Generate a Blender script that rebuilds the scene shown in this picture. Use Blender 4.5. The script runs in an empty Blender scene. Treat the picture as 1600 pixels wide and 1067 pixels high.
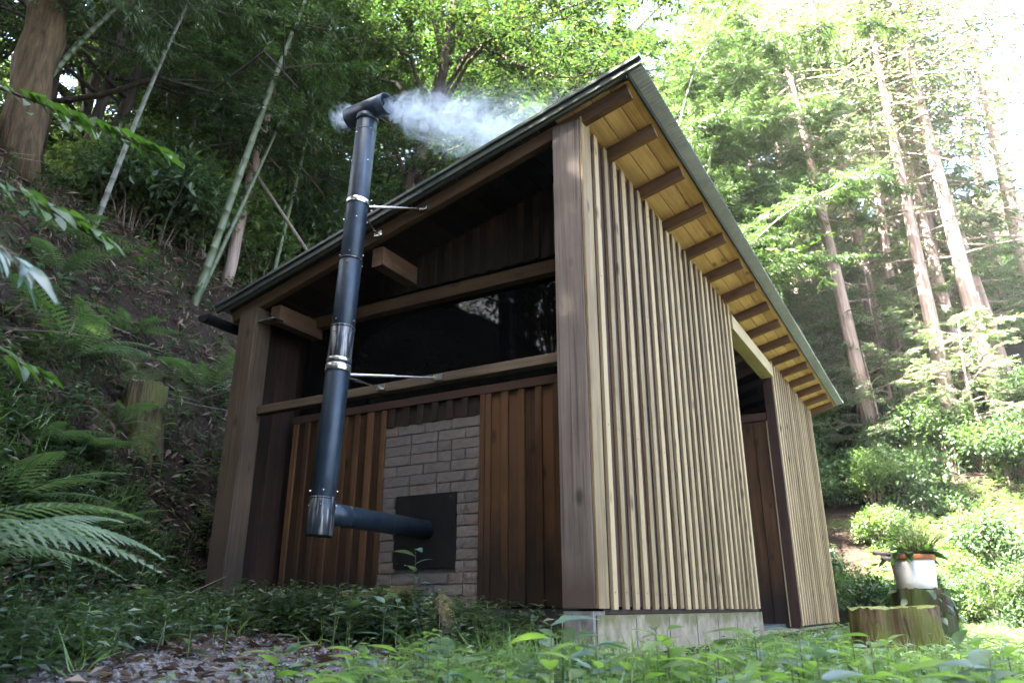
import bpy, math, random
import numpy as np
from mathutils import Vector, Matrix, Euler

random.seed(7)
RNG = np.random.default_rng(11)
S = bpy.context.scene
COL = S.collection
R = math.radians

# ------------------------------------------------------------------ camera, world, sun, exposure
ZC = 0.30                                   # camera height; also the level of the lower edge of the slats
TILT = R(19.75)
FPX = 1157.0                                # focal length in pixels of the 1600 px wide photograph
cam = bpy.data.cameras.new('camera')
cam.sensor_width = 36.0
cam.lens = FPX * 36.0 / 1600.0
cam.clip_start = 0.05
cam.clip_end = 1500
cam.dof.use_dof = True
cam.dof.focus_distance = 4.7
cam.dof.aperture_fstop = 3.2
camo = bpy.data.objects.new('camera', cam)
camo.location = (0, 0, ZC)
camo.rotation_euler = (R(90) + TILT, 0, 0)
COL.objects.link(camo)
S.camera = camo

SUN_EL, SUN_AZ = R(55), R(-122)               # azimuth clockwise from +Y (the way the camera looks)
world = bpy.data.worlds.new('World')
S.world = world
world.use_nodes = True
wn = world.node_tree
wn.nodes.clear()
sky = wn.nodes.new('ShaderNodeTexSky')
sky.sky_type = 'NISHITA'
sky.sun_disc = False
sky.sun_elevation = SUN_EL
sky.sun_rotation = SUN_AZ
sky.air_density = 1.0
sky.dust_density = 4.0
sky.ozone_density = 0.6
bg = wn.nodes.new('ShaderNodeBackground')
bg.inputs['Strength'].default_value = 0.052
wo = wn.nodes.new('ShaderNodeOutputWorld')
wn.links.new(sky.outputs[0], bg.inputs[0])
wn.links.new(bg.outputs[0], wo.inputs[0])

sl = bpy.data.lights.new('sun', 'SUN')
sl.energy = 5.0
sl.angle = R(0.55)
sl.color = (1.0, 0.95, 0.86)
so = bpy.data.objects.new('sun', sl)
sdir = Vector((math.sin(SUN_AZ) * math.cos(SUN_EL), math.cos(SUN_AZ) * math.cos(SUN_EL), math.sin(SUN_EL)))
so.rotation_euler = sdir.to_track_quat('Z', 'Y').to_euler()
so.location = (0, 0, 30)
COL.objects.link(so)

S.view_settings.view_transform = 'Standard'
S.view_settings.look = 'None'
S.view_settings.exposure = 5.25
S.view_settings.gamma = 1.0
S.view_settings.use_curve_mapping = False
S.render.engine = 'CYCLES'
cy = S.cycles
cy.use_denoising = True
cy.max_bounces = 7
cy.diffuse_bounces = 4
cy.glossy_bounces = 3
cy.transmission_bounces = 4
cy.volume_bounces = 1
cy.transparent_max_bounces = 8
cy.sample_clamp_indirect = 6
cy.caustics_reflective = False
cy.caustics_refractive = False
cy.volume_step_rate = 1.0

# ------------------------------------------------------------------ frames
AZ = R(29.9)                                # bearing of the long side wall
O2 = np.array([0.3893, 3.68])               # front right corner of the hut
UV = np.array([math.sin(AZ), math.cos(AZ)])
VV = np.array([-math.cos(AZ), math.sin(AZ)])
HROT = math.pi / 2 - AZ

def hut_to_world(u, v, z=0.0):
    p = O2 + UV * u + VV * v
    return Vector((p[0], p[1], z + ZC))

def world_to_hut(x, y):
    dx, dy = x - O2[0], y - O2[1]
    return dx * UV[0] + dy * UV[1], dx * VV[0] + dy * VV[1]

def view(px, py, depth):
    """World point on the line of sight measured in the photograph, at the given distance ahead."""
    r = (px - 800) / FPX
    up = (533.5 - py) / FPX
    d = Vector((r, math.cos(TILT) - up * math.sin(TILT), math.sin(TILT) + up * math.cos(TILT)))
    d *= depth / d.y
    return Vector((d.x, d.y, d.z + ZC))

# ------------------------------------------------------------------ noise and terrain
_perm = np.random.default_rng(3).random((256, 256))
def vnoise(x, y):
    x = np.asarray(x, float); y = np.asarray(y, float)
    xi = np.floor(x).astype(int); yi = np.floor(y).astype(int)
    fx = x - xi; fy = y - yi
    fx = fx * fx * (3 - 2 * fx); fy = fy * fy * (3 - 2 * fy)
    a = _perm[xi % 256, yi % 256]; b = _perm[(xi + 1) % 256, yi % 256]
    c = _perm[xi % 256, (yi + 1) % 256]; d = _perm[(xi + 1) % 256, (yi + 1) % 256]
    return (a * (1 - fx) + b * fx) * (1 - fy) + (c * (1 - fx) + d * fx) * fy

def fbm(x, y, o=4):
    s = 0; a = 0.5
    for i in range(o):
        s = s + a * (vnoise(x, y) - 0.5); x = x * 2.03 + 17.3; y = y * 2.03 + 5.1; a *= 0.5
    return s

def smoothmin(a, b, k):
    h = np.clip(0.5 + 0.5 * (b - a) / k, 0, 1)
    return b * (1 - h) + a * h - k * h * (1 - h)

def bank_d(x, y):
    u, v = world_to_hut(x, y)
    vt = 3.12 + 0.55 * np.minimum(u - 0.2, 0)
    return v - np.maximum(vt, 1.0)

def ground(x, y):
    x = np.asarray(x, float); y = np.asarray(y, float)
    u, v = world_to_hut(x, y)
    g = -0.23 + 0.07 * np.clip(v, -2.0, 3.0) - 0.035 * np.clip(-u, 0, 3.0)
    d = np.maximum(bank_d(x, y), 0)
    far = np.clip((np.hypot(x, y) - 60) / 60, 0, 1)
    hb = smoothmin(1.42 * d, 4.4 + 0.42 * (d - 3.1), 0.8)
    hb = np.maximum(hb, 0) * (1 - 0) 
    hb = np.minimum(hb, 26 + 0 * d)
    q = x * math.sin(R(30)) + y * math.cos(R(30)) - 12.5
    side = np.clip((R(58) - np.arctan2(x, np.maximum(y, 0.1))) / R(20), 0, 1)
    hr = smoothmin(np.maximum(q, 0) * 0.62, 30 + 0.08 * q, 5) * side
    back = smoothmin(np.maximum(-y - 3.2, 0) * 1.15, 9 + 0.35 * (-y - 12), 2.0) * np.clip((4.0 - x) / 4, 0, 1)  # unseen hill behind the camera, added to cut sky light on the hut front
    back = np.maximum(back, 0)
    h = g + np.maximum(hb, np.maximum(np.maximum(hr, 0), back))
    n1 = fbm(x * 0.9, y * 0.9) * 0.22 * np.clip(0.15 + d * 0.9 + np.maximum(q, 0) * 0.15, 0.12, 2.0)
    n2 = fbm(x * 3.1 + 40, y * 3.1) * 0.10 * np.clip(0.35 + d, 0, 1.3)
    inside = (u > -0.25) & (u < 8.6) & (v > -0.25) & (v < 3.0)
    return h + np.where(inside, 0.3, 1) * (n1 + n2) + ZC

def gz(x, y):
    return float(ground(x, y))

def gnormal(x, y, e=0.08):
    dx = (ground(x + e, y) - ground(x - e, y)) / (2 * e)
    dy = (ground(x, y + e) - ground(x, y - e)) / (2 * e)
    n = np.stack([-dx, -dy, np.ones_like(dx)], -1)
    return n / np.linalg.norm(n, axis=-1, keepdims=True)

# ------------------------------------------------------------------ materials
def nodes_of(name):
    m = bpy.data.materials.new(name)
    m.use_nodes = True
    t = m.node_tree
    t.nodes.clear()
    out = t.nodes.new('ShaderNodeOutputMaterial')
    return m, t, out

def N(t, kind, **kw):
    n = t.nodes.new(kind)
    for k, v in kw.items():
        if k in n.inputs:
            n.inputs[k].default_value = v
        else:
            setattr(n, k, v)
    return n

def ramp(t, fac, stops):
    r = t.nodes.new('ShaderNodeValToRGB')
    el = r.color_ramp.elements
    while len(el) < len(stops):
        el.new(0.5)
    for e, (p, c) in zip(el, stops):
        e.position = p
        e.color = (c[0], c[1], c[2], 1) if len(c) == 3 else c
    t.links.new(fac, r.inputs[0])
    return r.outputs[0]

def mathn(t, op, a, b=None, clamp=False):
    n = t.nodes.new('ShaderNodeMath'); n.operation = op; n.use_clamp = clamp
    for i, x in enumerate((a, b)):
        if x is None: continue
        if isinstance(x, (int, float)): n.inputs[i].default_value = x
        else: t.links.new(x, n.inputs[i])
    return n.outputs[0]

def mixc(t, fac, a, b, mode='MIX'):
    n = t.nodes.new('ShaderNodeMix'); n.data_type = 'RGBA'; n.blend_type = mode
    for sock, x in ((n.inputs['Factor'], fac), (n.inputs[6], a), (n.inputs[7], b)):
        if isinstance(x, (int, float)): sock.default_value = x
        elif isinstance(x, tuple): sock.default_value = (x[0], x[1], x[2], 1)
        else: t.links.new(x, sock)
    return n.outputs[2]

def wood(name, dark, light, rough=0.75, knots=0.5, vary=0.35, grain=1.0, stain=None, stain_h=0.5, cracks=0.0, bump=0.35):
    m, t, out = nodes_of(name)
    tc = N(t, 'ShaderNodeTexCoord'); oi = N(t, 'ShaderNodeObjectInfo')
    off = N(t, 'ShaderNodeVectorMath', operation='SCALE'); off.inputs['Scale'].default_value = 37.0
    comb = N(t, 'ShaderNodeCombineXYZ')
    for i in range(3): t.links.new(oi.outputs['Random'], comb.inputs[i])
    t.links.new(comb.outputs[0], off.inputs[0])
    add = N(t, 'ShaderNodeVectorMath', operation='ADD')
    t.links.new(tc.outputs['Object'], add.inputs[0]); t.links.new(off.outputs[0], add.inputs[1])
    def mp(sx, sz):
        a = N(t, 'ShaderNodeMapping'); a.inputs['Scale'].default_value = (sx, sx, sz)
        t.links.new(add.outputs[0], a.inputs[0]); return a.outputs[0]
    fine = N(t, 'ShaderNodeTexNoise', Scale=1.0, Detail=5.0, Roughness=0.65); t.links.new(mp(130 * grain, 2.2), fine.inputs['Vector'])
    fine.inputs['Distortion'].default_value = 0.4
    ring = N(t, 'ShaderNodeTexNoise', Scale=1.0, Detail=2.0, Roughness=0.5); t.links.new(mp(26 * grain, 0.9), ring.inputs['Vector'])
    ring.inputs['Distortion'].default_value = 1.2
    blot = N(t, 'ShaderNodeTexNoise', Scale=1.0, Detail=4.0, Roughness=0.6); t.links.new(mp(5, 2.2), blot.inputs['Vector'])
    f = mathn(t, 'ADD', mathn(t, 'MULTIPLY', fine.outputs[0], 0.45), mathn(t, 'MULTIPLY', ring.outputs[0], 0.55))
    f = mathn(t, 'ADD', f, mathn(t, 'MULTIPLY', mathn(t, 'SUBTRACT', blot.outputs[0], 0.5), 0.6))
    f = mathn(t, 'ADD', f, mathn(t, 'MULTIPLY', mathn(t, 'SUBTRACT', oi.outputs['Random'], 0.5), vary))
    col = ramp(t, f, [(0.25, dark), (0.72, light)])
    # knots: sparse small dark ovals
    vor = N(t, 'ShaderNodeTexVoronoi', Scale=1.0); vor.inputs['Randomness'].default_value = 1.0
    t.links.new(mp(7.0, 3.4), vor.inputs['Vector'])
    k = ramp(t, vor.outputs['Distance'], [(0.07, (1, 1, 1)), (0.2, (0, 0, 0))])
    k = mathn(t, 'MULTIPLY', k, knots)
    col = mixc(t, k, col, tuple(c * 0.3 for c in dark))
    if cracks:
        cn = N(t, 'ShaderNodeTexNoise', Scale=1.0, Detail=3.0); t.links.new(mp(60, 0.8), cn.inputs['Vector'])
        ck = ramp(t, cn.outputs[0], [(0.33, (1, 1, 1)), (0.40, (0, 0, 0))])
        col = mixc(t, mathn(t, 'MULTIPLY', ck, cracks), col, tuple(c * 0.45 for c in dark))
    if stain is not None:
        sx = N(t, 'ShaderNodeSeparateXYZ'); t.links.new(tc.outputs['Object'], sx.inputs[0])
        h = mathn(t, 'SUBTRACT', 1.0, mathn(t, 'DIVIDE', sx.outputs[2], stain_h), True)
        h = mathn(t, 'ADD', h, mathn(t, 'MULTIPLY', mathn(t, 'SUBTRACT', blot.outputs[0], 0.5), 1.1))
        col = mixc(t, ramp(t, h, [(0.22, (0, 0, 0)), (0.75, (0.9, 0.9, 0.9))]), col, stain)
    b = N(t, 'ShaderNodeBump', Strength=bump, Distance=0.004); t.links.new(f, b.inputs['Height'])
    p = N(t, 'ShaderNodeBsdfPrincipled', Roughness=rough); p.inputs['Specular IOR Level'].default_value = 0.25
    t.links.new(col, p.inputs['Base Color']); t.links.new(b.outputs[0], p.inputs['Normal'])
    t.links.new(p.outputs[0], out.inputs[0])
    return m

def plain(name, c1, c2, scale=20, rough=0.6, metal=0.0, bump=0.2, detail=5, coord='Object', spec=0.4, extra=None):
    m, t, out = nodes_of(name)
    tc = N(t, 'ShaderNodeTexCoord')
    n = N(t, 'ShaderNodeTexNoise', Scale=scale, Detail=detail, Roughness=0.62)
    t.links.new(tc.outputs[coord], n.inputs['Vector'])
    col = ramp(t, n.outputs[0], [(0.3, c1), (0.7, c2)])
    if extra: col = extra(t, tc, col, n)
    b = N(t, 'ShaderNodeBump', Strength=bump, Distance=0.01); t.links.new(n.outputs[0], b.inputs['Height'])
    p = N(t, 'ShaderNodeBsdfPrincipled', Roughness=rough, Metallic=metal)
    p.inputs['Specular IOR Level'].default_value = spec
    t.links.new(col, p.inputs['Base Color']); t.links.new(b.outputs[0], p.inputs['Normal'])
    t.links.new(p.outputs[0], out.inputs[0])
    return m

def leafmat(name, c1, c2, trans=(0.16, 0.26, 0.04), tw=0.42, rough=0.42, spec=0.5, c3=None):
    m, t, out = nodes_of(name)
    g = N(t, 'ShaderNodeNewGeometry'); oi = N(t, 'ShaderNodeObjectInfo')
    r = mathn(t, 'FRACT', mathn(t, 'ADD', g.outputs['Random Per Island'], oi.outputs['Random']))
    st = [(0.0, c1), (0.85, c2)]
    if c3: st.append((0.97, c3))
    col = ramp(t, r, st)
    tc = N(t, 'ShaderNodeTexCoord')
    p = N(t, 'ShaderNodeBsdfPrincipled', Roughness=rough); p.inputs['Specular IOR Level'].default_value = spec
    t.links.new(col, p.inputs['Base Color'])
    tr = N(t, 'ShaderNodeBsdfTranslucent')
    t.links.new(mixc(t, 0.5, mixc(t, 1.0, col, (2.4, 2.6, 1.2), 'MULTIPLY'), trans), tr.inputs['Color'])
    mx = N(t, 'ShaderNodeMixShader'); mx.inputs[0].default_value = tw
    t.links.new(p.outputs[0], mx.inputs[1]); t.links.new(tr.outputs[0], mx.inputs[2])
    t.links.new(mx.outputs[0], out.inputs[0])
    return m

M = {}
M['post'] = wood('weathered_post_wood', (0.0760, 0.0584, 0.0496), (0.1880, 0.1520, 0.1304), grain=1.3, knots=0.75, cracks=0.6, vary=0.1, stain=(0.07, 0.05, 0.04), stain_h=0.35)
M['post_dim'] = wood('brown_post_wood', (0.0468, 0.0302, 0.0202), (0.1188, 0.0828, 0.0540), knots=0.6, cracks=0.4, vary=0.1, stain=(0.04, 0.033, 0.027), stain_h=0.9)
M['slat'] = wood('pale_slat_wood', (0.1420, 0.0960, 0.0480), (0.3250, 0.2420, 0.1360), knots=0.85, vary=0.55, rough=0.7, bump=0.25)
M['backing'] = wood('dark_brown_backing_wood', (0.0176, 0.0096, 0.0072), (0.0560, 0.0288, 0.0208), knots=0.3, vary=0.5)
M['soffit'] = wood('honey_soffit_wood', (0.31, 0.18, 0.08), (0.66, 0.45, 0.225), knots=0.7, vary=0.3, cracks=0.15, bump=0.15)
M['rafter'] = wood('brown_rafter_wood', (0.0723, 0.0391, 0.0229), (0.1700, 0.0978, 0.0561), knots=0.4, vary=0.25)
M['gable'] = wood('gable_rafter_wood', (0.0612, 0.0324, 0.0173), (0.1368, 0.0792, 0.0418), knots=0.4, vary=0.1)
M['wall'] = wood('red_brown_wall_wood', (0.0324, 0.0151, 0.0072), (0.1080, 0.0526, 0.0230), knots=0.75, vary=0.5, stain=(0.018, 0.013, 0.011), stain_h=0.8)
M['batten'] = wood('orange_batten_wood', (0.0481, 0.0229, 0.0104), (0.1369, 0.0696, 0.0303), knots=0.5, vary=0.4, stain=(0.02, 0.014, 0.011), stain_h=0.75)
M['beam'] = wood('grey_brown_beam_wood', (0.0525, 0.0360, 0.0225), (0.1425, 0.1050, 0.0675), knots=0.4, cracks=0.4, vary=0.2)
M['lintel'] = wood('pale_lintel_wood', (0.2550, 0.1997, 0.1148), (0.4675, 0.3910, 0.2465), knots=0.4, vary=0.1)
M['interior'] = wood('sooty_interior_wood', (0.008, 0.006, 0.005), (0.03, 0.021, 0.016), knots=0.3, vary=0.4)  # near-black wood: the shade inside the hut is put into its colour
def roof_extra(t, tc, col, n):
    n2 = N(t, 'ShaderNodeTexNoise', Scale=1.3, Detail=6.0); t.links.new(tc.outputs['Object'], n2.inputs['Vector'])
    return mixc(t, ramp(t, n2.outputs[0], [(0.45, (0, 0, 0)), (0.8, (0.7, 0.7, 0.7))]), col, (0.10, 0.105, 0.08))
M['roof'] = plain('grey_green_roof_metal', (0.13, 0.158, 0.155), (0.195, 0.23, 0.22), 14, 0.45, 0.25, 0.05, extra=roof_extra)
M['trim'] = plain('grey_verge_metal', (0.045, 0.056, 0.05), (0.08, 0.095, 0.085), 10, 0.4, 0.2, 0.03)
M['dark_metal'] = plain('dark_gutter_metal', (0.008, 0.011, 0.011), (0.02, 0.024, 0.025), 12, 0.4, 0.3, 0.05)
def pipe_extra(t, tc, col, n):
    mp = N(t, 'ShaderNodeMapping'); mp.inputs['Scale'].default_value = (32, 32, 2.2); t.links.new(tc.outputs['Object'], mp.inputs[0])
    n2 = N(t, 'ShaderNodeTexNoise', Scale=1.0, Detail=4.0); t.links.new(mp.outputs[0], n2.inputs['Vector'])
    return mixc(t, ramp(t, n2.outputs[0], [(0.58, (0, 0, 0)), (0.78, (0.5, 0.5, 0.5))]), col, (0.10, 0.125, 0.15))
M['pipe'] = plain('blue_black_stovepipe_steel', (0.012, 0.022, 0.036), (0.026, 0.044, 0.068), 8, 0.42, 0.35, 0.03, spec=0.5, extra=pipe_extra)
def scratch_extra(t, tc, col, n):
    mp = N(t, 'ShaderNodeMapping'); mp.inputs['Scale'].default_value = (55, 55, 5); t.links.new(tc.outputs['Object'], mp.inputs[0])
    n2 = N(t, 'ShaderNodeTexNoise', Scale=1.0, Detail=5.0); t.links.new(mp.outputs[0], n2.inputs['Vector'])
    return mixc(t, ramp(t, n2.outputs[0], [(0.50, (0, 0, 0)), (0.62, (0.85, 0.85, 0.85))]), col, (0.26, 0.25, 0.25))
M['pipe_worn'] = plain('scratched_stovepipe_steel', (0.015, 0.02, 0.028), (0.035, 0.045, 0.058), 10, 0.38, 0.4, 0.04, extra=scratch_extra)
M['silver'] = plain('galvanised_clamp_steel', (0.42, 0.42, 0.42), (0.72, 0.71, 0.68), 40, 0.25, 0.9, 0.05)
M['plate'] = plain('black_stove_plate_steel', (0.006, 0.006, 0.007), (0.013, 0.013, 0.014), 10, 0.6, 0.2, 0.05)
def brick_extra(t, tc, col, n):
    oi = N(t, 'ShaderNodeObjectInfo')
    c2 = ramp(t, oi.outputs['Random'], [(0.0, (0.125, 0.108, 0.098)), (0.7, (0.19, 0.16, 0.142)), (1.0, (0.185, 0.125, 0.105))])
    return mixc(t, 0.6, col, c2)
M['brick'] = plain('grey_brown_brick', (0.085, 0.072, 0.066), (0.235, 0.20, 0.178), 22, 0.9, 0, 0.8, extra=brick_extra)
M['mortar'] = plain('dark_mortar', (0.085, 0.077, 0.07), (0.15, 0.137, 0.125), 40, 0.95, 0, 0.5)
def moss_top(z0, z1, mosscol, k=0.9):
    def f(t, tc, col, n):
        g = N(t, 'ShaderNodeNewGeometry')
        n2 = N(t, 'ShaderNodeTexNoise', Scale=7.0, Detail=6.0); t.links.new(tc.outputs['Object'], n2.inputs['Vector'])
        sx = N(t, 'ShaderNodeSeparateXYZ'); t.links.new(tc.outputs['Object'], sx.inputs[0])
        h = mathn(t, 'DIVIDE', mathn(t, 'SUBTRACT', sx.outputs[2], z0), z1 - z0, True)
        h = mathn(t, 'ADD', h, mathn(t, 'MULTIPLY', mathn(t, 'SUBTRACT', n2.outputs[0], 0.5), 2.0))
        return mixc(t, mathn(t, 'MULTIPLY', ramp(t, h, [(0.55, (0, 0, 0)), (1.0, (1, 1, 1))]), k), col, mosscol)
    return f
M['concrete'] = plain('mossy_concrete', (0.1170, 0.0972, 0.0648), (0.2700, 0.2250, 0.1575), 9, 0.92, 0, 0.4, extra=moss_top(-0.20, -0.03, (0.085, 0.08, 0.025)))
M['stone'] = plain('dark_corner_stone', (0.09, 0.085, 0.08), (0.20, 0.19, 0.18), 22, 0.9, 0, 0.5)
M['wet'] = plain('wet_black_foundation', (0.014, 0.016, 0.02), (0.055, 0.06, 0.068), 9, 0.6, 0, 0.4)
def bark_mat(name, c1, c2, sx=22, sz=2.2, moss=None, bump=0.9):
    m, t, out = nodes_of(name)
    tc = N(t, 'ShaderNodeTexCoord')
    mp = N(t, 'ShaderNodeMapping'); mp.inputs['Scale'].default_value = (sx, sx, sz); t.links.new(tc.outputs['Object'], mp.inputs[0])
    n = N(t, 'ShaderNodeTexNoise', Scale=1.0, Detail=6.0, Roughness=0.65); t.links.new(mp.outputs[0], n.inputs['Vector'])
    col = ramp(t, n.outputs[0], [(0.3, c1), (0.68, c2)])
    if moss:
        n2 = N(t, 'ShaderNodeTexNoise', Scale=5.0, Detail=5.0); t.links.new(tc.outputs['Object'], n2.inputs['Vector'])
        col = mixc(t, ramp(t, n2.outputs[0], [(0.40, (0, 0, 0)), (0.58, (0.9, 0.9, 0.9))]), col, moss)
    b = N(t, 'ShaderNodeBump', Strength=bump, Distance=0.03); t.links.new(n.outputs[0], b.inputs['Height'])
    p = N(t, 'ShaderNodeBsdfPrincipled', Roughness=0.9); p.inputs['Specular IOR Level'].default_value = 0.15
    t.links.new(col, p.inputs['Base Color']); t.links.new(b.outputs[0], p.inputs['Normal']); t.links.new(p.outputs[0], out.inputs[0])
    return m
M['bark'] = bark_mat('dark_tree_bark', (0.035, 0.027, 0.022), (0.10, 0.08, 0.065))
M['bark_red'] = bark_mat('reddish_cedar_bark', (0.15, 0.105, 0.085), (0.37, 0.28, 0.24), 16, 1.0)
M['bark_gold'] = bark_mat('brown_flaky_bark', (0.028, 0.02, 0.013), (0.11, 0.074, 0.038), 20, 3)
M['stump'] = bark_mat('mossy_stump_bark', (0.028, 0.02, 0.013), (0.17, 0.125, 0.075), 42, 4.5, (0.10, 0.108, 0.03))
M['stump_dark'] = bark_mat('dark_stump_bark', (0.03, 0.024, 0.02), (0.11, 0.09, 0.07), 18, 2.0, (0.05, 0.07, 0.02))
M['stump_top'] = plain('mossy_cut_wood', (0.08, 0.095, 0.022), (0.20, 0.225, 0.06), 30, 0.95, 0, 0.8)
M['cut'] = plain('grey_cut_wood', (0.14, 0.11, 0.10), (0.30, 0.25, 0.23), 20, 0.9, 0, 0.6)
M['deadwood'] = bark_mat('pinkish_dead_wood', (0.07, 0.045, 0.035), (0.22, 0.155, 0.125), 26, 2)
M['moss'] = plain('green_moss', (0.025, 0.035, 0.012), (0.085, 0.10, 0.03), 40, 0.95, 0, 1.0)
M['culm'] = plain('bamboo_culm', (0.0490, 0.0700, 0.0315), (0.1050, 0.1225, 0.0700), 5, 0.45, 0, 0.08)
M['culm_grey'] = plain('grey_bamboo_culm', (0.0700, 0.0770, 0.0595), (0.1680, 0.1715, 0.1400), 6, 0.5, 0, 0.1)
M['twig'] = plain('dry_twig', (0.08, 0.06, 0.045), (0.22, 0.17, 0.13), 20, 0.85, 0, 0.3)
M['stem'] = plain('green_stem', (0.06, 0.08, 0.025), (0.12, 0.14, 0.05), 20, 0.7, 0, 0.1)
M['leaf_canopy'] = leafmat('canopy_leaf', (0.014, 0.030, 0.010), (0.034, 0.057, 0.018), (0.045, 0.085, 0.02), 0.28, c3=(0.10, 0.11, 0.027))
M['leaf_dark'] = leafmat('dark_evergreen_leaf', (0.018, 0.042, 0.014), (0.045, 0.085, 0.026), (0.06, 0.12, 0.02), 0.28, 0.38)
M['leaf_bamboo'] = leafmat('bamboo_leaf', (0.028, 0.056, 0.017), (0.060, 0.096, 0.034), (0.065, 0.11, 0.035), 0.36, 0.42)
M['leaf_cedar'] = leafmat('cedar_needle', (0.05, 0.078, 0.042), (0.12, 0.15, 0.095), (0.16, 0.22, 0.10), 0.3, 0.5)
M['leaf_shrub'] = leafmat('shrub_leaf', (0.04, 0.078, 0.024), (0.10, 0.15, 0.05), (0.20, 0.30, 0.06), 0.4, 0.4)
M['leaf_shrub_dark'] = leafmat('dark_shrub_leaf', (0.022, 0.05, 0.022), (0.06, 0.10, 0.045), (0.10, 0.16, 0.05), 0.35, 0.38)
M['leaf_pale'] = leafmat('pale_sunlit_leaf', (0.055, 0.082, 0.042), (0.15, 0.185, 0.12), (0.14, 0.20, 0.09), 0.36, 0.36)  # paler copy of the tree leaf, sun-washed look put into its colour
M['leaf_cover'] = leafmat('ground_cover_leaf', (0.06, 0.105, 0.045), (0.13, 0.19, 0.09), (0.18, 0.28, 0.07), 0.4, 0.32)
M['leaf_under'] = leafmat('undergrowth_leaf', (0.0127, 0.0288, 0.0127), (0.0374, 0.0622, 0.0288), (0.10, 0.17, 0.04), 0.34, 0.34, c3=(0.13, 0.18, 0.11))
M['leaf_bright'] = leafmat('bright_green_leaf', (0.07, 0.14, 0.03), (0.14, 0.22, 0.06), (0.20, 0.34, 0.05), 0.42, 0.32)
M['leaf_mid'] = leafmat('mid_green_leaf', (0.035, 0.085, 0.014), (0.065, 0.125, 0.022), (0.10, 0.20, 0.025), 0.35, 0.42)
M['leaf_blue'] = leafmat('sky_sheen_glossy_leaf', (0.06, 0.11, 0.08), (0.11, 0.17, 0.13), (0.10, 0.18, 0.06), 0.25, 0.28, 0.7)  # bluish tone paints the sheen of the sky into the leaf colour
M['fern'] = leafmat('fern_green', (0.0425, 0.0782, 0.0357), (0.0892, 0.1360, 0.0680), (0.10, 0.18, 0.05), 0.34, 0.45, 0.4)
M['fern_pale'] = leafmat('pale_fern_green', (0.075, 0.125, 0.062), (0.14, 0.195, 0.11), (0.12, 0.20, 0.06), 0.34, 0.45, 0.4)
M['litter'] = leafmat('dry_leaf_litter', (0.0245, 0.0137, 0.0094), (0.0864, 0.0518, 0.0360), (0.16, 0.09, 0.05), 0.2, 0.7, 0.25, c3=(0.24, 0.18, 0.14))
M['gravel'] = plain('grey_gravel_stone', (0.0750, 0.0713, 0.0713), (0.2025, 0.1913, 0.1913), 6, 0.85, 0, 0.3)
M['bucket'] = plain('white_bucket_enamel', (0.42, 0.41, 0.39), (0.74, 0.74, 0.73), 4, 0.45, 0, 0.04)
M['rust'] = plain('rusty_rim', (0.20, 0.065, 0.025), (0.40, 0.15, 0.06), 18, 0.85, 0, 0.3)

def ground_mat():
    m, t, out = nodes_of('forest_ground_soil')
    tc = N(t, 'ShaderNodeTexCoord')
    a = N(t, 'ShaderNodeTexNoise', Scale=1.1, Detail=8.0, Roughness=0.65); t.links.new(tc.outputs['Object'], a.inputs['Vector'])
    f = N(t, 'ShaderNodeTexNoise', Scale=26.0, Detail=6.0, Roughness=0.7); t.links.new(tc.outputs['Object'], f.inputs['Vector'])
    v = N(t, 'ShaderNodeTexVoronoi', Scale=55.0); t.links.new(tc.outputs['Object'], v.inputs['Vector'])
    soil = ramp(t, f.outputs[0], [(0.28, (0.010, 0.007, 0.005)), (0.72, (0.038, 0.026, 0.019))])
    grav = ramp(t, v.outputs['Color'], [(0.1, (0.08, 0.074, 0.072)), (0.9, (0.22, 0.205, 0.20))])
    moss = ramp(t, f.outputs[0], [(0.3, (0.03, 0.04, 0.012)), (0.7, (0.08, 0.10, 0.03))])
    # the gravel patch in front of the hut
    sp = N(t, 'ShaderNodeVectorMath', operation='DISTANCE'); sp.inputs[1].default_value = (-0.6, 2.6, 0.2)
    t.links.new(tc.outputs['Object'], sp.inputs[0])
    gfac = mathn(t, 'SUBTRACT', 1.25, mathn(t, 'MULTIPLY', sp.outputs['Value'], 0.55))
    gfac = mathn(t, 'ADD', gfac, mathn(t, 'MULTIPLY', mathn(t, 'SUBTRACT', a.outputs[0], 0.5), 2.2), True)
    col = mixc(t, ramp(t, a.outputs[0], [(0.5, (0, 0, 0)), (0.66, (0.8, 0.8, 0.8))]), soil, moss)
    col = mixc(t, gfac, col, grav)
    b = N(t, 'ShaderNodeBump', Strength=0.9, Distance=0.03); t.links.new(f.outputs[0], b.inputs['Height'])
    b2 = N(t, 'ShaderNodeBump', Strength=0.6, Distance=0.012); t.links.new(v.outputs['Distance'], b2.inputs['Height']); t.links.new(b.outputs[0], b2.inputs['Normal'])
    p = N(t, 'ShaderNodeBsdfPrincipled', Roughness=0.95); p.inputs['Specular IOR Level'].default_value = 0.15
    t.links.new(col, p.inputs['Base Color']); t.links.new(b2.outputs[0], p.inputs['Normal']); t.links.new(p.outputs[0], out.inputs[0])
    return m
M['ground'] = ground_mat()

# ------------------------------------------------------------------ object helpers
def tag(o, label=None, cat=None, group=None, kind=None):
    if label: o['label'] = label
    if cat: o['category'] = cat
    if group: o['group'] = group
    if kind: o['kind'] = kind
    return o

def link(name, data, parent=None, loc=(0, 0, 0), rot=None):
    o = bpy.data.objects.new(name, data)
    COL.objects.link(o)
    if parent is not None: o.parent = parent
    o.location = loc
    if rot is not None:
        if isinstance(rot, Matrix):
            o.rotation_euler = rot.to_euler()
        else:
            o.rotation_euler = rot
    return o

def empty(name, loc, rz=0.0):
    o = link(name, None, None, loc, (0, 0, rz))
    o.empty_display_size = 0.1
    return o

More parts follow.
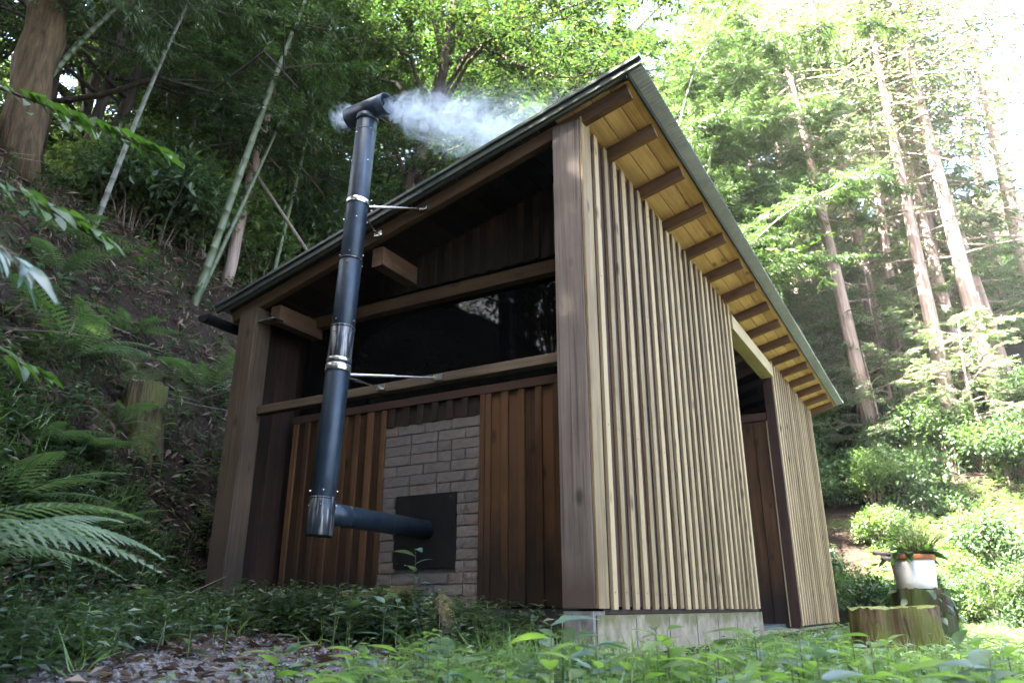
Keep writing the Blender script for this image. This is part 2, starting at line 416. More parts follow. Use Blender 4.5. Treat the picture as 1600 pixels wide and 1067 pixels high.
def mesh_np(name, V, F, mat, smooth=False, mats=None, midx=None):
    """V (n,3), F list of (m,k) index arrays."""
    me = bpy.data.meshes.new(name)
    V = np.asarray(V, np.float32)
    if isinstance(F, np.ndarray): F = [F]
    F = [np.asarray(f, np.int32) for f in F if len(f)]
    loops = np.concatenate([f.ravel() for f in F])
    counts = np.concatenate([np.full(len(f), f.shape[1], np.int32) for f in F])
    starts = np.concatenate([[0], np.cumsum(counts)[:-1]]).astype(np.int32)
    me.vertices.add(len(V)); me.vertices.foreach_set('co', V.ravel())
    me.loops.add(len(loops)); me.loops.foreach_set('vertex_index', loops)
    me.polygons.add(len(counts)); me.polygons.foreach_set('loop_start', starts)
    try: me.polygons.foreach_set('loop_total', counts)
    except Exception: pass
    me.polygons.foreach_set('use_smooth', np.full(len(counts), bool(smooth)))
    me.materials.append(mat)
    if mats:
        for x in mats: me.materials.append(x)
    if midx is not None: me.polygons.foreach_set('material_index', np.asarray(midx, np.int32))
    me.update(calc_edges=True)
    return me

class Geo:
    """Collects quads / tris of several pieces of ONE thing or part."""
    def __init__(s): s.V = []; s.Q = []; s.T = []; s.n = 0; s.qm = []; s.tm = []
    def add(s, V, Q=None, T=None, m=0):
        V = np.asarray(V, float)
        if Q is not None and len(Q): s.Q.append(np.asarray(Q, int) + s.n); s.qm.append(np.full(len(Q), m))
        if T is not None and len(T): s.T.append(np.asarray(T, int) + s.n); s.tm.append(np.full(len(T), m))
        s.V.append(V); s.n += len(V)
    def mesh(s, name, mat, smooth=False, mats=None):
        F = []; mi = []
        if s.Q: F.append(np.concatenate(s.Q)); mi.append(np.concatenate(s.qm))
        if s.T: F.append(np.concatenate(s.T)); mi.append(np.concatenate(s.tm))
        return mesh_np(name, np.concatenate(s.V), F, mat, smooth, mats, np.concatenate(mi))

def tube(pts, rad, n=8, cap=True):
    pts = np.asarray(pts, float); rad = np.broadcast_to(np.asarray(rad, float), (len(pts),))
    tang = np.gradient(pts, axis=0); tang /= np.linalg.norm(tang, axis=1, keepdims=True) + 1e-9
    ref = np.array([0, 0, 1.0]) if abs(tang[0, 2]) < 0.8 else np.array([1.0, 0, 0])
    V = []
    a = np.linspace(0, 2 * np.pi, n, endpoint=False)
    x = np.cross(tang[0], ref)
    for i in range(len(pts)):
        x = x - tang[i] * np.dot(x, tang[i]); x /= np.linalg.norm(x) + 1e-9
        y = np.cross(tang[i], x)
        V.append(pts[i] + rad[i] * (np.cos(a)[:, None] * x + np.sin(a)[:, None] * y))
    V = np.concatenate(V)
    Q = []
    for i in range(len(pts) - 1):
        j = np.arange(n); k = (j + 1) % n
        Q.append(np.stack([i * n + j, i * n + k, (i + 1) * n + k, (i + 1) * n + j], 1))
    Q = np.concatenate(Q)
    T = None
    if cap:
        V = np.concatenate([V, pts[:1], pts[-1:]])
        c0 = len(pts) * n; j = np.arange(n); k = (j + 1) % n
        T = np.concatenate([np.stack([np.full(n, c0), k, j], 1), np.stack([np.full(n, c0 + 1), (len(pts) - 1) * n + j, (len(pts) - 1) * n + k], 1)])
    return V, Q, T

def box_geo(x0, x1, y0, y1, z0, z1):
    V = [(x0, y0, z0), (x1, y0, z0), (x1, y1, z0), (x0, y1, z0), (x0, y0, z1), (x1, y0, z1), (x1, y1, z1), (x0, y1, z1)]
    Q = [(3, 2, 1, 0), (4, 5, 6, 7), (0, 1, 5, 4), (1, 2, 6, 5), (2, 3, 7, 6), (3, 0, 4, 7)]
    return np.array(V), np.array(Q)

_stick = {}
def stick_mesh(w, t, l, mat, ch):
    key = (round(w, 4), round(t, 4), round(l, 4), mat.name, ch)
    if key in _stick: return _stick[key]
    a, b, c = w / 2, t / 2, min(ch, w * 0.3, t * 0.3)
    ring = [(-a + c, -b), (a - c, -b), (a, -b + c), (a, b - c), (a - c, b), (-a + c, b), (-a, b - c), (-a, -b + c)]
    V = [(x, y, 0) for x, y in ring] + [(x, y, l) for x, y in ring]
    Q = [(i, (i + 1) % 8, 8 + (i + 1) % 8, 8 + i) for i in range(8)]
    me = bpy.data.meshes.new('stick')
    me.from_pydata(V, [], Q + [tuple(range(7, -1, -1)), tuple(range(8, 16))])
    me.materials.append(mat); me.update()
    _stick[key] = me
    return me

def plank(name, parent, p0, p1, wdir, w, t, mat, ch=0.003):
    """A sawn piece from p0 to p1 (centre line); wdir is the direction of its width w; t is its thickness."""
    p0 = Vector(p0); p1 = Vector(p1); z = (p1 - p0); l = z.length; z.normalize()
    x = Vector(wdir); x = (x - z * x.dot(z)).normalized(); y = z.cross(x)
    rot = Matrix((x, y, z)).transposed()
    return link(name, stick_mesh(w, t, l, mat, ch), parent, p0, rot)

def upright(name, parent, u0, u1, v0, v1, z0, z1, mat, ch=0.003):
    return plank(name, parent, ((u0 + u1) / 2, (v0 + v1) / 2, z0), ((u0 + u1) / 2, (v0 + v1) / 2, z1), (1, 0, 0), u1 - u0, v1 - v0, mat, ch)

# ------------------------------------------------------------------ ground
def axis_grid(lo, hi, dlo, dhi, step):
    core = np.arange(dlo, dhi + 1e-6, step)
    up = []; s = step; x = core[-1]
    while x < hi: s *= 1.09; x += s; up.append(x)
    dn = []; s = step; x = core[0]
    while x > lo: s *= 1.09; x -= s; dn.append(x)
    return np.array(dn[::-1] + list(core) + up)
gx = axis_grid(-150, 150, -7, 8, 0.11)
gy = axis_grid(-120, 190, -0.5, 14, 0.11)
GX, GY = np.meshgrid(gx, gy)
GZ = ground(GX, GY)
nx, ny = len(gx), len(gy)
idx = np.arange(nx * ny).reshape(ny, nx)
Q = np.stack([idx[:-1, :-1].ravel(), idx[:-1, 1:].ravel(), idx[1:, 1:].ravel(), idx[1:, :-1].ravel()], 1)
go = link('ground', mesh_np('ground', np.stack([GX.ravel(), GY.ravel(), GZ.ravel()], 1), Q, M['ground'], True))
tag(go, 'bare brown forest soil with gravel and a steep bank beside the hut', kind='structure')

# ------------------------------------------------------------------ thin air volume added to wash the scene like lens flare
def haze():
    g = [(-175, -145, -6), (175, -145, -6), (175, 215, -6), (-175, 215, -6)]
    V = np.array(g + [(x, y, 66) for x, y, z in g])
    Qh = np.array([(3, 2, 1, 0), (4, 5, 6, 7), (0, 1, 5, 4), (1, 2, 6, 5), (2, 3, 7, 6), (3, 0, 4, 7)])
    m, t, out = nodes_of('flare_veil')
    pv = N(t, 'ShaderNodeVolumePrincipled'); pv.inputs['Color'].default_value = (0.95, 0.97, 1.0, 1)
    pv.inputs['Density'].default_value = 0.00035; pv.inputs['Anisotropy'].default_value = 0.0
    t.links.new(pv.outputs[0], out.inputs['Volume'])
    tag(link('haze', mesh_np('haze', V, Qh, m)), 'thin pale haze hanging in the valley', kind='stuff')
haze()

# ------------------------------------------------------------------ the hut
hut = empty('wooden_hut', (O2[0], O2[1], ZC), HROT)
tag(hut, 'timber sauna hut with slatted side wall and sloping metal roof', 'hut')
SL = 0.25
def rb(v): return 2.70 - SL * v              # underside of the rafters
def pb(v): return 2.785 - SL * v             # underside of the soffit planks
X, Y, Z = (1, 0, 0), (0, 1, 0), (0, 0, 1)
LEN = 8.12

# posts
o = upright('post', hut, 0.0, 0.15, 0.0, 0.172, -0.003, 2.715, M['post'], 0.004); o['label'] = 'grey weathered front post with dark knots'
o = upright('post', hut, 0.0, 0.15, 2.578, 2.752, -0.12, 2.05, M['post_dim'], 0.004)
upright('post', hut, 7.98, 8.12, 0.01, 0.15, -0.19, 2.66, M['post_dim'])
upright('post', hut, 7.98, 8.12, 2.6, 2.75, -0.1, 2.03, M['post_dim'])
o = upright('door_post', hut, 5.27, 5.40, 0.0, 0.105, -0.20, 2.67, M['backing'])
# slatted long wall
o = upright('corner_board', hut, 0.006, 0.132, -0.018, -0.002, -0.004, 2.735, M['slat'], 0.002)
_g = Geo(); _g.add(*tube([(0, -0.0015, 0), (0, 0.004, 0)], [0.0042, 0.0042], 6)); nail_me = _g.mesh('nail', M['dark_metal'])
def nails(slat_o, zs):
    for zz in zs: link('nail', nail_me, slat_o, (random.uniform(-.006, .006), -0.010, zz))
for i in range(22):
    u0 = 0.205 + 0.1495 * i + random.uniform(-0.006, 0.006)
    so_ = upright('slat', hut, u0, u0 + random.uniform(0.056, 0.066), -0.012, 0.008, -0.004 - random.random() * 0.008, 2.735, M['slat'], 0.002)
    nails(so_, (.08, .93, 1.80, 2.62))
for i in range(19):
    u0 = 5.30 + 0.1495 * i
    upright('slat', hut, u0, u0 + 0.060, -0.012, 0.008, -0.175 - 0.005 * random.random(), 2.735, M['slat'], 0.002)
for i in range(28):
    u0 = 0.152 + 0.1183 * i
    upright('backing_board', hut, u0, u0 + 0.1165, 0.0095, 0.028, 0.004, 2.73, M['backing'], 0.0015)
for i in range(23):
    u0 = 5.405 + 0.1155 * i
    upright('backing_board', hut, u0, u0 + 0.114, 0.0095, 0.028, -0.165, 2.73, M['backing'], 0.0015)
# doorway: lintel, inner jamb boards
plank('lintel', hut, (3.43, 0.045, 2.59), (5.275, 0.045, 2.59), Y, 0.14, 0.145, M['lintel'], 0.004)
upright('door_post', hut, 3.455, 3.53, 0.035, 0.15, -0.20, 2.66, M['backing'])
for i in range(16):
    v0 = 0.115 + 0.155 * i
    upright('partition_board', hut, 5.29 + 0.008 * (i % 2), 5.31 + 0.008 * (i % 2), v0, v0 + 0.152, -0.19, 2.02, M['wall'])
upright('jamb_strip', hut, 5.276, 5.288, 0.107, 0.121, -0.19, 2.02, M['lintel'], 0.001)
plank('partition_rail', hut, (5.30, 0.11, 2.07), (5.30, 2.57, 2.07), X, 0.06, 0.09, M['backing'])
plank('tie_rail', hut, (5.9, 0.05, 2.24), (5.9, 2.6, 2.24), X, 0.05, 0.06, M['beam'])
# front: beams, purlins, gable rafter
plank('beam', hut, (0.135, 0.174, 1.302), (0.135, 2.576, 1.302), X, 0.07, 0.058, M['beam'], 0.004)
plank('beam', hut, (0.50, 0.174, 2.047), (0.50, 2.60, 2.047), X, 0.11, 0.088, M['gable'], 0.004)
plank('gable_rafter', hut, (0.048, -0.312, rb(-0.312) + 0.052), (0.048, 2.86, rb(2.86) + 0.052), X, 0.055, 0.106, M['gable'], 0.003)
for v0, zt in ((1.54, rb(1.60)), (2.47, rb(2.53))):
    o = plank('purlin', hut, (0.078, v0, zt - 0.072), (7.9, v0, zt - 0.072), Y, 0.092, 0.135, M['rafter'], 0.004)
plank('wall_plate', hut, (0.152, 0.09, 2.60), (7.97, 0.09, 2.60), Y, 0.10, 0.12, M['rafter'])
# metal flashing on the left post
g = Geo(); g.add(*box_geo(0.012, 0.10, 2.40, 2.574, 1.935, 1.945))
link('flashing', g.mesh('flashing', M['silver']), hut)
# rafters and soffit
for i in range(15):
    u0 = 0.475 + 0.55 * i
    ve = 0.12 if i == 0 else 2.86
    plank('rafter', hut, (u0, -0.315, rb(-0.315) + 0.041), (u0, ve, rb(ve) + 0.041), X, 0.050, 0.085, M['rafter'], 0.003)
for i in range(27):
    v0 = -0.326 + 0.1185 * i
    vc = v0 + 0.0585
    plank('soffit_plank', hut, (0.0, vc, pb(vc) + 0.008), (8.46, vc, pb(vc) + 0.008 + random.uniform(-0.001, 0.001)), (0, 1, -SL), 0.1185 * 1.0308 - 0.005, 0.016, M['soffit'] if v0 < 0.03 else M['interior'], 0.003)  # planks inside the wall line get darker wood to paint in the shade
# roof sheet: fine corrugation, ribs running down the slope
def corrugated(u0, u1, v0, v1, zf, pitch, amp, thick):
    n = int((u1 - u0) / pitch * 4)
    us = np.linspace(u0, u1, n + 1)
    dz = amp * np.cos((us - u0) / pitch * 2 * np.pi)
    vs = np.array([v0, (v0 + v1) / 2, v1])
    top = np.stack([np.stack([us, np.full(n + 1, v), zf(v) + dz + thick], 1) for v in vs])
    bot = np.stack([np.stack([us, np.full(n + 1, v), zf(v) + dz], 1) for v in vs])
    V = np.concatenate([top.reshape(-1, 3), bot.reshape(-1, 3)])
    m = n + 1; off = 3 * m; j = np.arange(n)
    Q = []
    for r in range(2):
        Q.append(np.stack([r * m + j, r * m + j + 1, (r + 1) * m + j + 1, (r + 1) * m + j], 1))
        Q.append(np.stack([off + r * m + j, off + (r + 1) * m + j, off + (r + 1) * m + j + 1, off + r * m + j + 1], 1))
    for r in (0, 2):
        Q.append(np.stack([r * m + j, off + r * m + j, off + r * m + j + 1, r * m + j + 1], 1))
    for e in (0, n):
        for r in range(2):
            Q.append(np.array([[r * m + e, (r + 1) * m + e, off + (r + 1) * m + e, off + r * m + e]]))
    return V, np.concatenate(Q)
roof = link('roof', mesh_np('roof', *corrugated(-0.06, 8.6, -0.425, 2.93, lambda v: 2.811 - SL * v, 0.034, 0.0075, 0.0035), M['roof'], True), hut)
roof['label'] = 'finely corrugated grey green metal roof'
for u0 in (-0.058, 8.585):
    plank('verge_trim', roof, (u0, -0.424, pb(-0.424) + 0.018), (u0, 2.94, pb(2.94) + 0.018), X, 0.022, 0.036, M['trim'], 0.002)
    plank('verge_trim', roof, (u0 - 0.006, -0.427, pb(-0.427) + 0.051), (u0 - 0.006, 2.945, pb(2.945) + 0.051), X, 0.04, 0.026, M['trim'], 0.004)
plank('eave_strip', roof, (-0.045, -0.338, pb(-0.338) + 0.004), (8.5, -0.338, pb(-0.338) + 0.004), Y, 0.010, 0.034, M['dark_metal'], 0.001)
# gutter on the low eave
n = 9; a = np.linspace(np.pi, 2 * np.pi, n)
prof = [(0.058 * math.cos(t), 0.055 * math.sin(t)) for t in a] + [(0.052 * math.cos(t), 0.049 * math.sin(t)) for t in a[::-1]]
V = [(u, 2.965 + y, 2.01 + z) for u in (-0.15, 8.5) for y, z in prof]
m = len(prof)
Q = [(i, (i + 1) % m, m + (i + 1) % m, m + i) for i in range(m)]
me = bpy.data.meshes.new('gutter'); me.from_pydata(V, [], Q + [tuple(range(n - 1, -1, -1)), tuple(range(m, m + n))])
me.materials.append(M['dark_metal']); link('gutter', me, hut)

# recessed front wall: boards and battens, brick panel, stove plate
RW = 0.46
def board_run(v0, v1, z0, zt, step=0.118, bat=0.046, start=0.0, zoff=0.0):
    v = v0; k = 0
    while v < v1 - 0.01:
        w = min(step, v1 - v)
        top = zt(v + w) if callable(zt) else zt
        upright('wall_board', hut, RW + 0.012, RW + 0.028, v, v + w - 0.0015, z0 + random.uniform(0, 0.006), top, M['wall'], 0.0015)
        if k > 0 or start:
            b = bat * random.uniform(0.8, 1.2)
            upright('batten', hut, RW - 0.006, RW + 0.011, v - b / 2, v + b / 2, z0 + random.uniform(0, 0.006), top, M['batten'], 0.002)
        v += step; k += 1
board_run(0.175, 0.940, 0.0, 1.27)
board_run(1.722, 2.576, -0.08, 1.27, start=1)
board_run(0.945, 1.716, 1.140, 1.27)
board_run(0.175, 2.576, 2.125, lambda v: rb(v) + 0.06, start=1)
upright('batten', hut, RW - 0.012, RW + 0.011, 0.905, 0.942, 0.0, 1.27, M['batten'])
plank('sill_beam', hut, (0.50, 0.174, 1.30), (0.50, 2.576, 1.30), X, 0.10, 0.055, M['backing'])
# window pane between the beams, painted opaque black for the dark room behind
def pane_mat():
    m, t, out = nodes_of('dark_window_glass')
    p = N(t, 'ShaderNodeBsdfPrincipled', Roughness=0.025); p.inputs['Base Color'].default_value = (0.003, 0.003, 0.003, 1)
    p.inputs['Specular IOR Level'].default_value = 0.12
    t.links.new(p.outputs[0], out.inputs[0])
    return m
g = Geo(); g.add(*box_geo(0.515, 0.523, 0.18, 2.58, 1.325, 2.006))
link('window_pane', g.mesh('window_pane', pane_mat()), hut)
g = Geo(); g.add(*box_geo(0.50, 0.518, 0.18, 2.58, 2.089, 2.128))  # dark strip painting the shade in the gap above the upper beam
link('gap_shade_strip', g.mesh('gap_shade_strip', M['interior']), hut)
# brick panel
g = Geo(); g.add(*box_geo(RW + 0.02, RW + 0.10, 0.943, 1.718, -0.02, 1.136))
link('mortar_bed', g.mesh('mortar_bed', M['mortar']), hut)
def brick_mesh(w, h, seed):
    rr = np.random.default_rng(seed)
    V, Qb = box_geo(-w / 2, w / 2, 0, 0.055, 0, h)
    # front face broken up by hand: a 3x1 grid with uneven arrises
    xs = np.linspace(-w / 2, w / 2, 5)
    top = [(x + rr.uniform(-.003, .003) * (0 < i < 4), rr.uniform(-.002, .002), h + rr.uniform(-.004, .001)) for i, x in enumerate(xs)]
    mid = [(x, rr.uniform(-.003, .001), h / 2 + rr.uniform(-.01, .01)) for x in xs]
    bot = [(x + rr.uniform(-.003, .003) * (0 < i < 4), rr.uniform(-.002, .002), rr.uniform(-.001, .003)) for i, x in enumerate(xs)]
    bt = [(x, 0.05, h - .003) for x in xs]; bb = [(x, 0.05, .003) for x in xs]
    rows = [bb, bot, mid, top, bt]
    V = [p for r in rows for p in r]
    F = []
    for r in range(4):
        for i in range(4): F.append((r * 5 + i, r * 5 + i + 1, (r + 1) * 5 + i + 1, (r + 1) * 5 + i))
    F.append((0, 5, 10, 15, 20)[::1]); F.append((24, 19, 14, 9, 4))
    me = bpy.data.meshes.new('brick'); me.from_pydata(V, [], F); me.materials.append(M['brick']); me.update()
    return me
bvar = {}
z = 0.0; row = 0
PL = (1.111, 1.566, 0.227, 0.675)
while z < 1.12:
    h = min(0.0605, 1.133 - z)
    v = 0.947; first = True
    while v < 1.712:
        w = (0.105 if row % 2 else 0.214) if first else 0.214
        if random.random() < 0.12: w = 0.105
        first = False
        w = min(w, 1.713 - v)
        if w < 0.03: break
        segs = [(v, v + w)]
        if z + h > PL[2] and z < PL[3]:
            segs = [s for s in ((v, min(v + w, PL[0])), (max(v, PL[1]), v + w)) if s[1] - s[0] > 0.025]
        for s0, s1 in segs:
            key = (round(s1 - s0, 2), random.randrange(3))
            if key not in bvar: bvar[key] = brick_mesh(key[0] - 0.005, 0.0630, hash(key) % 1000)
            link('brick', bvar[key], hut, (RW + 0.006 + random.uniform(-0.003, 0.003), (s0 + s1) / 2, z), (0, 0, -math.pi / 2))
        v += w + 0.002
    z += 0.0675; row += 1
g = Geo(); g.add(*box_geo(RW - 0.012, RW + 0.03, PL[0] - 0.004, PL[1] + 0.004, PL[2], PL[3]))
sp = link('stove_plate', g.mesh('stove_plate', M['plate']), hut)
bg_ = Geo()
for vv in (PL[0] + 0.03, PL[1] - 0.03):
    for zz in (PL[2] + 0.03, PL[3] - 0.03):
        bg_.add(*tube([(RW - 0.02, vv, zz), (RW - 0.011, vv, zz)], 0.007, 6))
link('bolt', bg_.mesh('bolt', M['silver']), sp)

# far inside: back wall, left wall, floor slab
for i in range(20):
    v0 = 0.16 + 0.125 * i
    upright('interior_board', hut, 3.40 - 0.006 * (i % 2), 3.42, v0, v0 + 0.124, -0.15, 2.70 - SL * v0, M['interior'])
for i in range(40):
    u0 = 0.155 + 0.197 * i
    upright('wall_board', hut, u0, u0 + 0.1955, 2.685, 2.705, -0.10, rb(2.7), M['backing'])  # dark wood here stands in for the shade inside the recess
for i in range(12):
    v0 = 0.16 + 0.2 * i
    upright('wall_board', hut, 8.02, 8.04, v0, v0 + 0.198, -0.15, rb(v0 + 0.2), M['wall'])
g = Geo(); g.add(*box_geo(0.50, 8.05, 0.16, 2.68, -0.60, -0.16))
link('floor_slab', g.mesh('floor_slab', M['wet']), hut)
# foundations
g = Geo(); g.add(*box_geo(0.03, 3.50, 0.004, 0.15, -0.75, -0.034))
link('foundation', g.mesh('foundation', M['concrete']), hut)['label'] = 'pale concrete footing with green moss'
for uu in (0.53, 1.06, 1.60, 2.10, 2.62):
    g = Geo(); g.add(*box_geo(uu, uu + 0.008, 0.0, 0.01, -0.75, -0.05))
    link('footing_joint', g.mesh('footing_joint', M['stone']), hut)
g = Geo(); g.add(*box_geo(3.50, 8.1, 0.03, 0.16, -0.75, -0.205)); link('foundation', g.mesh('foundation', M['concrete']), hut)
g = Geo(); g.add(*box_geo(0.46, 0.62, 0.17, 2.70, -0.75, -0.006)); link('foundation', g.mesh('foundation', M['wet']), hut)
g = Geo(); g.add(*box_geo(0.0, 0.14, 0.012, 0.165, -0.75, -0.016)); link('corner_stone', g.mesh('corner_stone', M['stone']), hut)
g = Geo(); g.add(*box_geo(0.0, 0.14, 2.585, 2.745, -0.75, -0.12)); link('corner_stone', g.mesh('corner_stone', M['stone']), hut)
plank('sill_plate', hut, (0.155, 0.09, -0.019), (3.45, 0.09, -0.019), Y, 0.13, 0.026, M['backing'])

# stovepipe
CU, CV = -0.40, 1.32
PR = 0.066
def axis_at(z): return np.array([CU - 0.08 + 0.045 * (z - 0.35), CV, z])
pipe = link('stovepipe', None, hut)
pipe['label'] = 'tall blue black steel stovepipe rising past the roof edge'
def cyl(name, z0, z1, r, mat, n=28, lip=True):
    g = Geo(); g.add(*tube([axis_at(z0), axis_at(z0 + 0.004), axis_at(z1 - 0.004), axis_at(z1)], [r - 0.002, r, r, r - 0.002], n))
    return link(name, g.mesh(name, mat, False), pipe)
def shade(o):
    me = o.data
    for p in me.polygons: p.use_smooth = len(p.vertices) == 4
shade(cyl('pipe_section', 0.345, 0.535, PR + 0.004, M['pipe_worn']))
shade(cyl('pipe_section', 0.535, 1.30, PR, M['pipe']))
shade(cyl('pipe_section', 1.30, 1.50, PR + 0.002, M['pipe_worn']))
shade(cyl('pipe_section', 1.50, 1.935, PR + 0.0005, M['pipe']))
shade(cyl('pipe_section', 1.935, 2.965, PR, M['pipe']))
for z in (0.535, 1.502, 1.937): shade(cyl('seam_ring', z - 0.005, z + 0.006, PR + 0.006, M['pipe_worn']))
shade(cyl('clamp', 1.235, 1.275, PR + 0.007, M['silver'])); shade(cyl('clamp', 1.29, 1.312, PR + 0.005, M['silver']))
shade(cyl('clamp', 2.315, 2.352, PR + 0.006, M['silver'])); shade(cyl('seam_ring', 2.86, 2.868, PR + 0.002, M['pipe_worn']))
_g = Geo(); _g.add(*tube([(0, 0, 0), (0.006, 0, 0)], [0.005, 0.004], 6)); screw_me = _g.mesh('screw', M['silver'])
for z in (0.50, 0.575, 1.465, 1.54, 1.90, 1.975, 2.21, 2.62, 2.83):
    c = axis_at(z)
    for k in range(4):
        an = 3.3 + k * 1.5708 + z
        link('screw', screw_me, pipe, (c[0] + (PR + .001) * math.cos(an), c[1] + (PR + .001) * math.sin(an), z), (0, 0, an))
# tee at the top, open at both ends
g = Geo(); n = 32; c = axis_at(3.035)
a = np.linspace(0, 2 * np.pi, n, endpoint=False)
rings = [(-0.158, 0.070), (0.158, 0.070), (0.158, 0.066), (-0.158, 0.066)]
V = np.concatenate([np.stack([c[0] + r * np.cos(a), np.full(n, c[1] + y), c[2] + r * np.sin(a)], 1) for y, r in rings])
j = np.arange(n); k = (j + 1) % n
g.add(V, np.concatenate([np.stack([((i + 1) % 4) * n + j, ((i + 1) % 4) * n + k, i * n + k, i * n + j], 1) for i in range(4)]))
g.add(*tube([axis_at(2.94), axis_at(2.985)], 0.070, n))
shade(link('pipe_cap', g.mesh('pipe_cap', M['pipe']), pipe))
# horizontal run to the stove plate
p0 = axis_at(0.455)
g = Geo(); g.add(*tube([(p0[0] + 0.03, CV, 0.465), (-0.30, CV, 0.463), (RW - 0.012, CV, 0.455)], [0.058, 0.058, 0.058], 24))
shade(link('pipe_run', g.mesh('pipe_run', M['pipe']), pipe))
g = Geo(); g.add(*tube([(-0.29, CV, 0.463), (-0.283, CV, 0.463)], [0.061, 0.061], 24)); shade(link('seam_ring', g.mesh('seam_ring', M['pipe_worn']), pipe))
# brackets
def bracket(z, targets):
    c = axis_at(z)
    for tu, tv, tz in targets:
        g = Geo()
        d = np.array([tu, tv, tz]) - c; d /= np.linalg.norm(d)
        q = c + d * (PR + 0.003)
        mid = (q + np.array([tu, tv, tz])) / 2
        g.add(*tube([q, mid], 0.009, 8)); g.add(*tube([mid, (tu, tv, tz)], 0.0055, 8))
        V, Qb = box_geo(tu - 0.012, tu + 0.004, tv - 0.045, tv + 0.02, tz - 0.018, tz + 0.018); g.add(V, Qb)
        link('bracket', g.mesh('bracket', M['silver']), pipe)
bracket(2.315, [(0.012, 1.13, rb(1.13) + 0.03), (0.012, 1.50, rb(1.50) + 0.03)])
bracket(1.225, [(0.088, 1.02, 1.30), (0.088, 1.46, 1.30)])

# ------------------------------------------------------------------ smoke
def smoke(name, p0, p1, r0, r1, dens, label, seed):
    p0 = Vector(p0); p1 = Vector(p1); ax = p1 - p0; L = ax.length
    xd = ax.normalized(); zd = (Vector((0, 0, 1)) - xd * xd.z).normalized(); yd = zd.cross(xd)
    rot = Matrix((xd, yd, zd)).transposed()
    ns, nn = 14, 20
    pts = []; rr = np.random.default_rng(seed)
    V = []; a = np.linspace(0, 2 * np.pi, nn, endpoint=False)
    for i in range(ns + 1):
        t = i / ns
        rad = (r0 + (r1 - r0) * t ** 0.8) * min(1, 0.35 + 4 * t) * min(1, 0.3 + 5 * (1 - t))
        V.append(np.stack([np.full(nn, t * L), rad * np.cos(a), rad * np.sin(a)], 1) + rr.normal(0, rad * 0.05, (nn, 3)))
    V = np.concatenate(V + [np.array([[-0.01, 0, 0], [L + 0.01, 0, 0]])])
    Q = np.concatenate([np.stack([i * nn + np.arange(nn), i * nn + (np.arange(nn) + 1) % nn, (i + 1) * nn + (np.arange(nn) + 1) % nn, (i + 1) * nn + np.arange(nn)], 1) for i in range(ns)])
    j = np.arange(nn); k = (j + 1) % nn; c0 = (ns + 1) * nn
    T = np.concatenate([np.stack([np.full(nn, c0), j, k], 1), np.stack([np.full(nn, c0 + 1), ns * nn + k, ns * nn + j], 1)])
    m, t, out = nodes_of(name + '_volume')
    tc = N(t, 'ShaderNodeTexCoord')
    sx = N(t, 'ShaderNodeSeparateXYZ'); t.links.new(tc.outputs['Object'], sx.inputs[0])
    tt = mathn(t, 'DIVIDE', sx.outputs[0], L, True)
    rad = mathn(t, 'ADD', r0, mathn(t, 'MULTIPLY', mathn(t, 'POWER', tt, 0.8), r1 - r0))
    rho = mathn(t, 'SQRT', mathn(t, 'ADD', mathn(t, 'MULTIPLY', sx.outputs[1], sx.outputs[1]), mathn(t, 'MULTIPLY', sx.outputs[2], sx.outputs[2])))
    rho = mathn(t, 'DIVIDE', rho, rad)
    nz = N(t, 'ShaderNodeTexNoise', Scale=8.0, Detail=9.0, Roughness=0.70, Distortion=1.8); t.links.new(tc.outputs['Object'], nz.inputs['Vector'])
    e = mathn(t, 'SUBTRACT', 0.95, rho)
    e = mathn(t, 'ADD', e, mathn(t, 'MULTIPLY', mathn(t, 'SUBTRACT', nz.outputs[0], 0.54), 4.8))
    e = mathn(t, 'MULTIPLY', e, mathn(t, 'SUBTRACT', 1.0, rho, True), True)
    fade = ramp(t, tt, [(0.0, (1, 1, 1)), (0.35, (0.62, 0.62, 0.62)), (0.7, (0.26, 0.26, 0.26)), (1.0, (0.0, 0.0, 0.0))])
    d = mathn(t, 'MULTIPLY', mathn(t, 'MULTIPLY', e, fade), dens)
    pv = N(t, 'ShaderNodeVolumePrincipled'); pv.inputs['Color'].default_value = (0.80, 0.90, 1.0, 1); pv.inputs['Anisotropy'].default_value = 0.25
    t.links.new(d, pv.inputs['Density']); t.links.new(pv.outputs[0], out.inputs['Volume'])
    me = mesh_np(name, V, [Q, T], m, True)
    o = link(name, me, None, p0, rot)
    tag(o, label, 'smoke', kind='stuff')
    return o
cw = axis_at(3.035)
pr = hut_to_world(cw[0], cw[1] - 0.12, cw[2] - 0.01)
smoke('smoke', pr, pr + Vector((1.45, 0.45, -0.06)), 0.14, 0.54, 13.0, 'pale blue wood smoke drifting right from the stovepipe cap over the roof', 1)
pl = hut_to_world(cw[0], cw[1] + 0.12, cw[2] + 0.03)
smoke('smoke', pl, pl + Vector((-0.16, 0.02, -0.06)), 0.12, 0.12, 40.0, 'small puff of white smoke curling round the left end of the pipe cap', 2)
# ------------------------------------------------------------------ foliage builders
def norm(a): return a / (np.linalg.norm(a, axis=-1, keepdims=True) + 1e-9)

def leaf_quads(P, D, Nn, L, Wd, fold=0.12, droop=0.10):
    """One folded four-cornered leaf per row."""
    D = norm(D); Sd = norm(np.cross(D, Nn)); Nn = np.cross(Sd, D)
    L = np.broadcast_to(L, (len(P),))[:, None]; Wd = np.broadcast_to(Wd, (len(P),))[:, None]
    mid = P + D * L * 0.42
    a = P
    b = mid + Sd * Wd * 0.5 + Nn * Wd * fold
    c = P + D * L - Nn * L * droop
    d = mid - Sd * Wd * 0.5 + Nn * Wd * fold
    V = np.stack([a, b, c, d], 1).reshape(-1, 3)
    n = len(P); Q = np.arange(4 * n).reshape(n, 4)
    return V, Q

